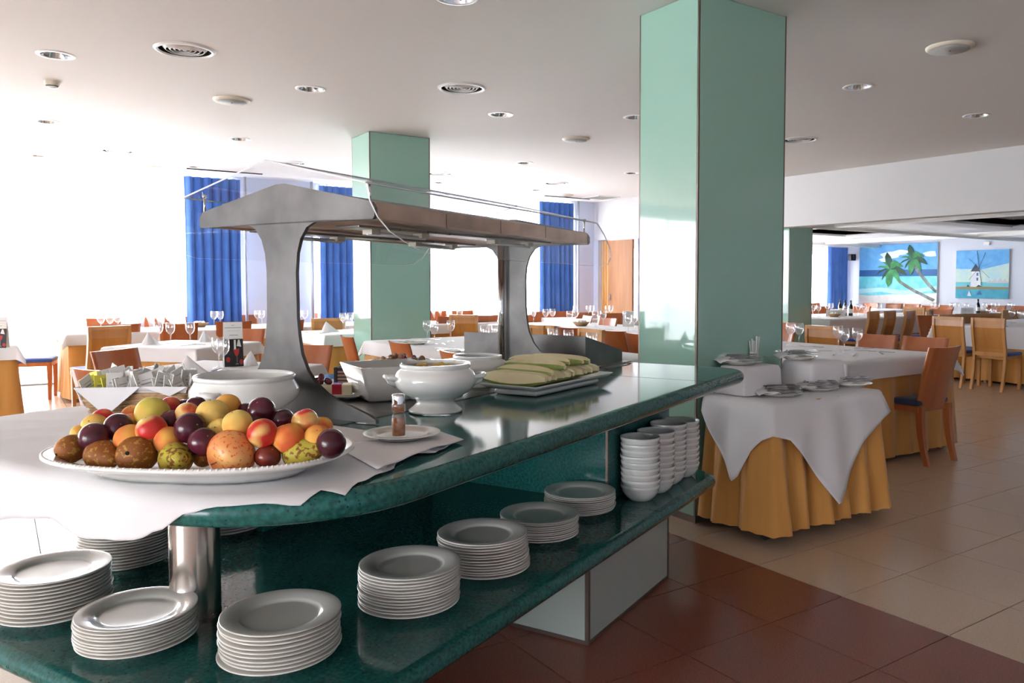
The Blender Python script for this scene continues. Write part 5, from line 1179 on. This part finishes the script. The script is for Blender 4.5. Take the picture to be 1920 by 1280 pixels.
# cards
def card(px1, px2, pyb, h_, rz, label, wine=False, z=.7645, yoff=0):
    a, b_ = at(px1, pyb, z), at(px2, pyb-yoff, z); c = (a+b_)/2; w_ = (b_-a).length/2; rz = math.atan2((b_-a).y, (b_-a).x)
    t = thing('menu_card', label, 'card', c, rz)
    g = G().add([(-w_, -.001, 0), (w_, -.001, 0), (w_, .022, h_), (-w_, .022, h_), (-w_, .045, 0), (w_, .045, 0)], [(0, 1, 2, 3), (4, 3, 2, 5)]); g.build('folded_card', M['paper'], t, fix=False)
    def pt(s, q, e=.0015): return Vector((-w_+2*w_*s, -.001-e+.023*q, h_*q))
    def quad(nm, m, s0, s1, q0, q1, e=.0015): mesh(nm, [pt(s0, q0, e), pt(s1, q0, e), pt(s1, q1, e), pt(s0, q1, e)], [(0, 1, 2, 3)], M[m], t)
    if wine:
        quad('photo_panel', 'ink', 0, 1, 0, .62)
        quad('bottle_print', 'paper', .52, .62, .38, .6, .0022)
        mesh('glass_print', [pt(.46, .40, .0022), pt(.80, .40, .0022), pt(.76, .28, .0022), pt(.66, .22, .0022), pt(.56, .26, .0022)], [(0, 1, 2, 3, 4)], M['redink'], t)
        mesh('napkin_print', [pt(.66, .46, .0022), pt(.90, .44, .0022), pt(.82, .6, .0022), pt(.74, .6, .0022)], [(0, 1, 2, 3)], M['paper'], t)
        quad('stem_print', 'greyink', .65, .67, .06, .22, .0022); quad('base_print', 'greyink', .58, .74, .05, .065, .0022); mesh('berry_print', [pt(.2+.12*math.cos(a), .16+.06*math.sin(a), .0022) for a in [i*.6 for i in range(10)]], [tuple(range(10))], M['redink'], t)
        mesh('berry_print', [pt(.88+.1*math.cos(a), .1+.06*math.sin(a), .0022) for a in [i*.6 for i in range(10)]], [tuple(range(10))], M['redink'], t)
        quad('title_print', 'greyink', .06, .94, .865, .88); quad('text_print', 'greyink', .2, .85, .80, .805); quad('text_print', 'greyink', .3, .75, .70, .715)
        mesh('emblem_print', [pt(.40, .93), pt(.5, .915), pt(.62, .94), pt(.5, .93)], [(0, 1, 2, 3)], M['greyink'], t)
    else:
        quad('text_print', 'greyink', .1, .9, .6, .66); quad('text_print', 'greyink', .2, .8, .4, .44)
    return t
card(421, 457, 688, .30, 0, 'tall folded menu card with a red wine glass photo on black', True, yoff=2)
card(-22, 12, 652, .27, 0, 'menu card cut by the left picture edge', True)
card(1168, 1189, 612, .20, 0, 'plain white card standing left of the big pillar')
card(1550, 1585, 593, .11, 0, 'white reserved card behind hall bread basket')
card(1803, 1826, 588, .11, 0, 'small white card left of single dark bottle')

# ------------------------------------------------------------------ cutlery table beside the big pillar
SX0, SX1, SY0, SY1, SZ = 3.20, 4.13, 2.66, 3.09, .715
scx, scy, sw, sd_ = (SX0+SX1)/2, (SY0+SY1)/2, (SX1-SX0)/2, (SY1-SY0)/2
t = thing('cutlery_table', 'small serving table on casters beside big pillar, holding cutlery plates', 'table', (scx, scy, 0))
G().box(-sw, sw, -sd_, sd_, SZ-.03, SZ-.001).build('tabletop', M['light'], t)
for x in (-sw+.05, sw-.05):
    for y in (-sd_+.05, sd_-.05):
        l = G().box(x-.02, x+.02, y-.02, y+.02, .06, SZ-.03).build('leg', M['dark'], t); G().lathe([(.001, -.012), (.03, -.012), (.03, .012), (.001, .012)], 16).build('caster', M['black'], l, rot=(0, R(90), 0), loc=(x, y, .03))
P = side_pts(sw, sd_, 60); rows = []
for j in range(9):
    s = j/8; row = []
    for i, (x, y, nx, ny) in enumerate(P):
        a = (.006+.032*s)*(math.sin(i*.62)**3*1.2+.4*math.sin(i*.27+1)); a = max(a, -.003-.055*s); o_ = .003+.06*s+a
        dx, dy = nx, ny; dl_ = max(abs(x)/sw, abs(y)/sd_)
        ex = max(0, (abs(x)/sw-.93)/.07)*(1 if x > 0 else -1); ey = max(0, (abs(y)/sd_-.88)/.12)*(1 if y > 0 else -1)
        dx = nx if nx else ex*.6; dy = ny if ny else ey*.6
        if dy > .5: o_ *= .15
        row.append(Vector((x+dx*o_, y+dy*o_, SZ+(.055-SZ)*s+.008*math.sin(i*.62)*s)))
    rows.append(row)
o = G().grid(rows, closed=True).build('table_skirt', M['skirt'], None, True, fix=False, loc=(scx, scy, 0)); tag(o, 'deep pleated ochre skirt around the cutlery table', 'table skirt')
# white cloth: flat top plus hanging points left, front and right
def lerp_pts(P_, s):
    for (a, x), (b_, y) in zip(P_, P_[1:]):
        if a <= s <= b_: return x+(y-x)*(s-a)/(b_-a)
    return P_[-1][1]
dropL = [(0, .10), (.12, .16), (.45, .33), (.62, .43), (.72, .40), (.88, .24), (1, .17)]     # far end -> near corner
dropF = [(0, .17), (.10, .20), (.28, .38), (.46, .575), (.56, .48), (.75, .27), (.9, .19), (1, .12)]
dropR = [(0, .12), (.35, .22), (1, .05)]
edges = []
n1, n2, n3 = 22, 40, 14
for i in range(n1): s = i/n1; edges.append((-sw, sd_-2*sd_*s, -1, 0, lerp_pts(dropL, s)))
for i in range(n2): s = i/n2; edges.append((-sw+2*sw*s, -sd_, 0, -1, lerp_pts(dropF, s)))
for i in range(n3+1): s = i/n3; edges.append((sw, -sd_+2*sd_*s, 1, 0, lerp_pts(dropR, s)))
rows = []
for j in range(16):
    row = []
    for k, (x, y, nx, ny, dr) in enumerate(edges):
        if j < 5: s = j/4; row.append(Vector((x*(.02+.98*s) if j < 4 else x, (sd_+(y-sd_)*(.02+.98*s)) if j < 4 else y, SZ+.004)))
        else:
            s = (j-4)/11*dr; r_ = .02; ang = min(s/r_, PI/2); o_ = r_*math.sin(ang)+.012*min(1, s/.05)+max(0, s-.03)*.15+.010*math.sin(k*.5)*min(1, s/.2); q_ = SZ+.004-r_*(1-math.cos(ang))-max(0, s-r_*PI/2)
            cx2 = ((-1 if x < 0 else 1)*max(0, (abs(x)/sw-.85)/.15)*.5 if ny else 0); cy2 = (-max(0, (-y/sd_-.75)/.25)*.5 if nx else 0)
            # the right-hand corner swings out as a free point
            kx = 0
            if ny and x > sw*.6: kx = .10*((x/sw-.6)/.4)*min(1, s/.15)
            row.append(Vector((x+nx*o_+cx2*o_+kx, y+ny*o_+cy2*o_, q_)))
    rows.append(row)
o = G().grid(rows).build('tablecloth', M['cloth'], None, True, fix=False, loc=(scx, scy, 0)); sm = o.modifiers.new('thick', 'SOLIDIFY'); sm.thickness = .0015
tag(o, 'white cloth with long hanging points over the cutlery table', 'tablecloth')
def riser(x0, x1, y0, y1, label):
    t = thing('serving_riser', label, 'riser', ((x0+x1)/2, (y0+y1)/2, SZ+.0065)); a, b_ = (x1-x0)/2, (y1-y0)/2
    G().box(-a+.02, a-.02, -b_+.02, b_-.02, 0, .152).build('block', M['light'], t)
    rows = []
    for s, z, e in ((.02, .157, 0), (.8, .157, 0), (1, .152, 0), (1.06, .13, 1), (1.09, .06, 2), (1.14, .004, 3)):
        rows.append([Vector((x*s+.004*e*math.sin(i*1.1), y*s*(1 if s < 1 else .98)+.004*e*math.cos(i*.9), z)) for i, (x, y) in enumerate(rrect(-a, a, -b_, b_, .03, 5))])
    G().grid(rows, closed=True).build('cloth_cover', M['cloth'], t, True)
riser(3.27, 3.56, 2.88, 3.07, 'left cloth-covered riser on cutlery table, close to big pillar')
riser(3.80, 4.10, 2.86, 3.07, 'right cloth-covered riser on cutlery table')
def cutplate(px, py, z, rz, label, dark=True, s=.82, nl=20):
    p = at(px, py, z); t = tag(pk.put(p, 0, 'white plate '+label, 'plates of cutlery'), None, 'plate'); t.scale = (s*1.05, s*.85, s)
    n_ = G(); rows = []
    for j in range(7):
        row = []
        for i in range(11):
            a = -1+2*i/10; b_ = -1+2*j/6; row.append(Vector((a*.06-.085, b_*.085, .024+.016*(1-a*a)*(1-b_*b_)+.004*math.sin(a*5+b_*3)-(.006 if abs(a) == 1 else 0))))
        rows.append(row)
    o = n_.grid(rows).build('folded_napkin', M['cloth'], None, True, fix=False, loc=p, rot=(0, 0, rz)); sm = o.modifiers.new('thick', 'SOLIDIFY'); sm.thickness = .004
    tag(o, 'white napkin folded round cutlery on plate '+label, 'napkin', 'napkins round cutlery')
    for k in range(nl):
        q = Matrix.Rotation(rz, 3, 'Z') @ Vector((-.085+.010*(k % 3), -.052+k*.10/nl, .032+.005*(k % 4)))
        c = (kf if k % 2 else kk).put(p+q, rz-R(90)+random.uniform(-.12, .12), 'steel %s bundled on plate %s' % ('fork' if k % 2 else 'knife', label), 'cutlery on plate '+label); c.scale = (1.1, .88, 1.1)
z1 = SZ+.167
cutplate(1390, 682, z1, R(-30), 'on the left riser', nl=9)
cutplate(1497, 673, z1+.0, R(-30), 'on the right riser', nl=14)
cutplate(1462, 741, SZ+.006, R(-30), 'at front left of cutlery table', s=.9)
cutplate(1536, 731, SZ+.006, R(-35), 'in the middle of cutlery table', s=.8, nl=8)
cutplate(1598, 723, SZ+.006, R(-30), 'at right of cutlery table', s=.85, nl=10)
p = at(1414, 676, z1); t = thing('straw_holder', 'bundle of white paper-wrapped sticks standing on left riser', 'holder', p)
G().lathe([(.001, 0), (.024, 0), (.026, .05), (.024, .05), (.022, .004), (.001, .004)], 20).build('cup', M['white'], t, True)
for k in range(9):
    a = k*2.4; r_ = .005*math.sqrt(k)*1.3; G().bar((r_*math.cos(a), r_*math.sin(a), .004), (r_*math.cos(a)*1.9, r_*math.sin(a)*1.9, .115+.012*(k % 3)), .006).build('wrapped_stick', M['paper'], t)
p = at(1458, 722, SZ+.006); t = thing('sachet_cup', 'small blue-striped cup of sachets between the two risers', 'cup', p)
G().lathe([(.001, 0), (.025, 0), (.034, .05), (.031, .05), (.022, .005), (.001, .005)], 24).build('cup', M['white'], t, True)
for z in (.012, .026, .04): G().lathe([(.0262+z*.18, z), (.0262+z*.18+.0012, z+.005)], 24).build('stripe', M['pad'], t, True)
for k in range(7): G().box(-.014, .014, -.001, .001, 0, .03).build('sachet', M['paper'], t, loc=(.012*math.cos(k*2.4), .012*math.sin(k*2.4), .03), rot=(random.uniform(-.4, .4), random.uniform(-.4, .4), k*1.3))
# navy seat only on the near chair
for ch in list(nc.children):
    if ch.name.startswith('seat') and 'frame' not in ch.name: ch.data = ch.data.copy(); ch.data.materials[0] = M['padfront']
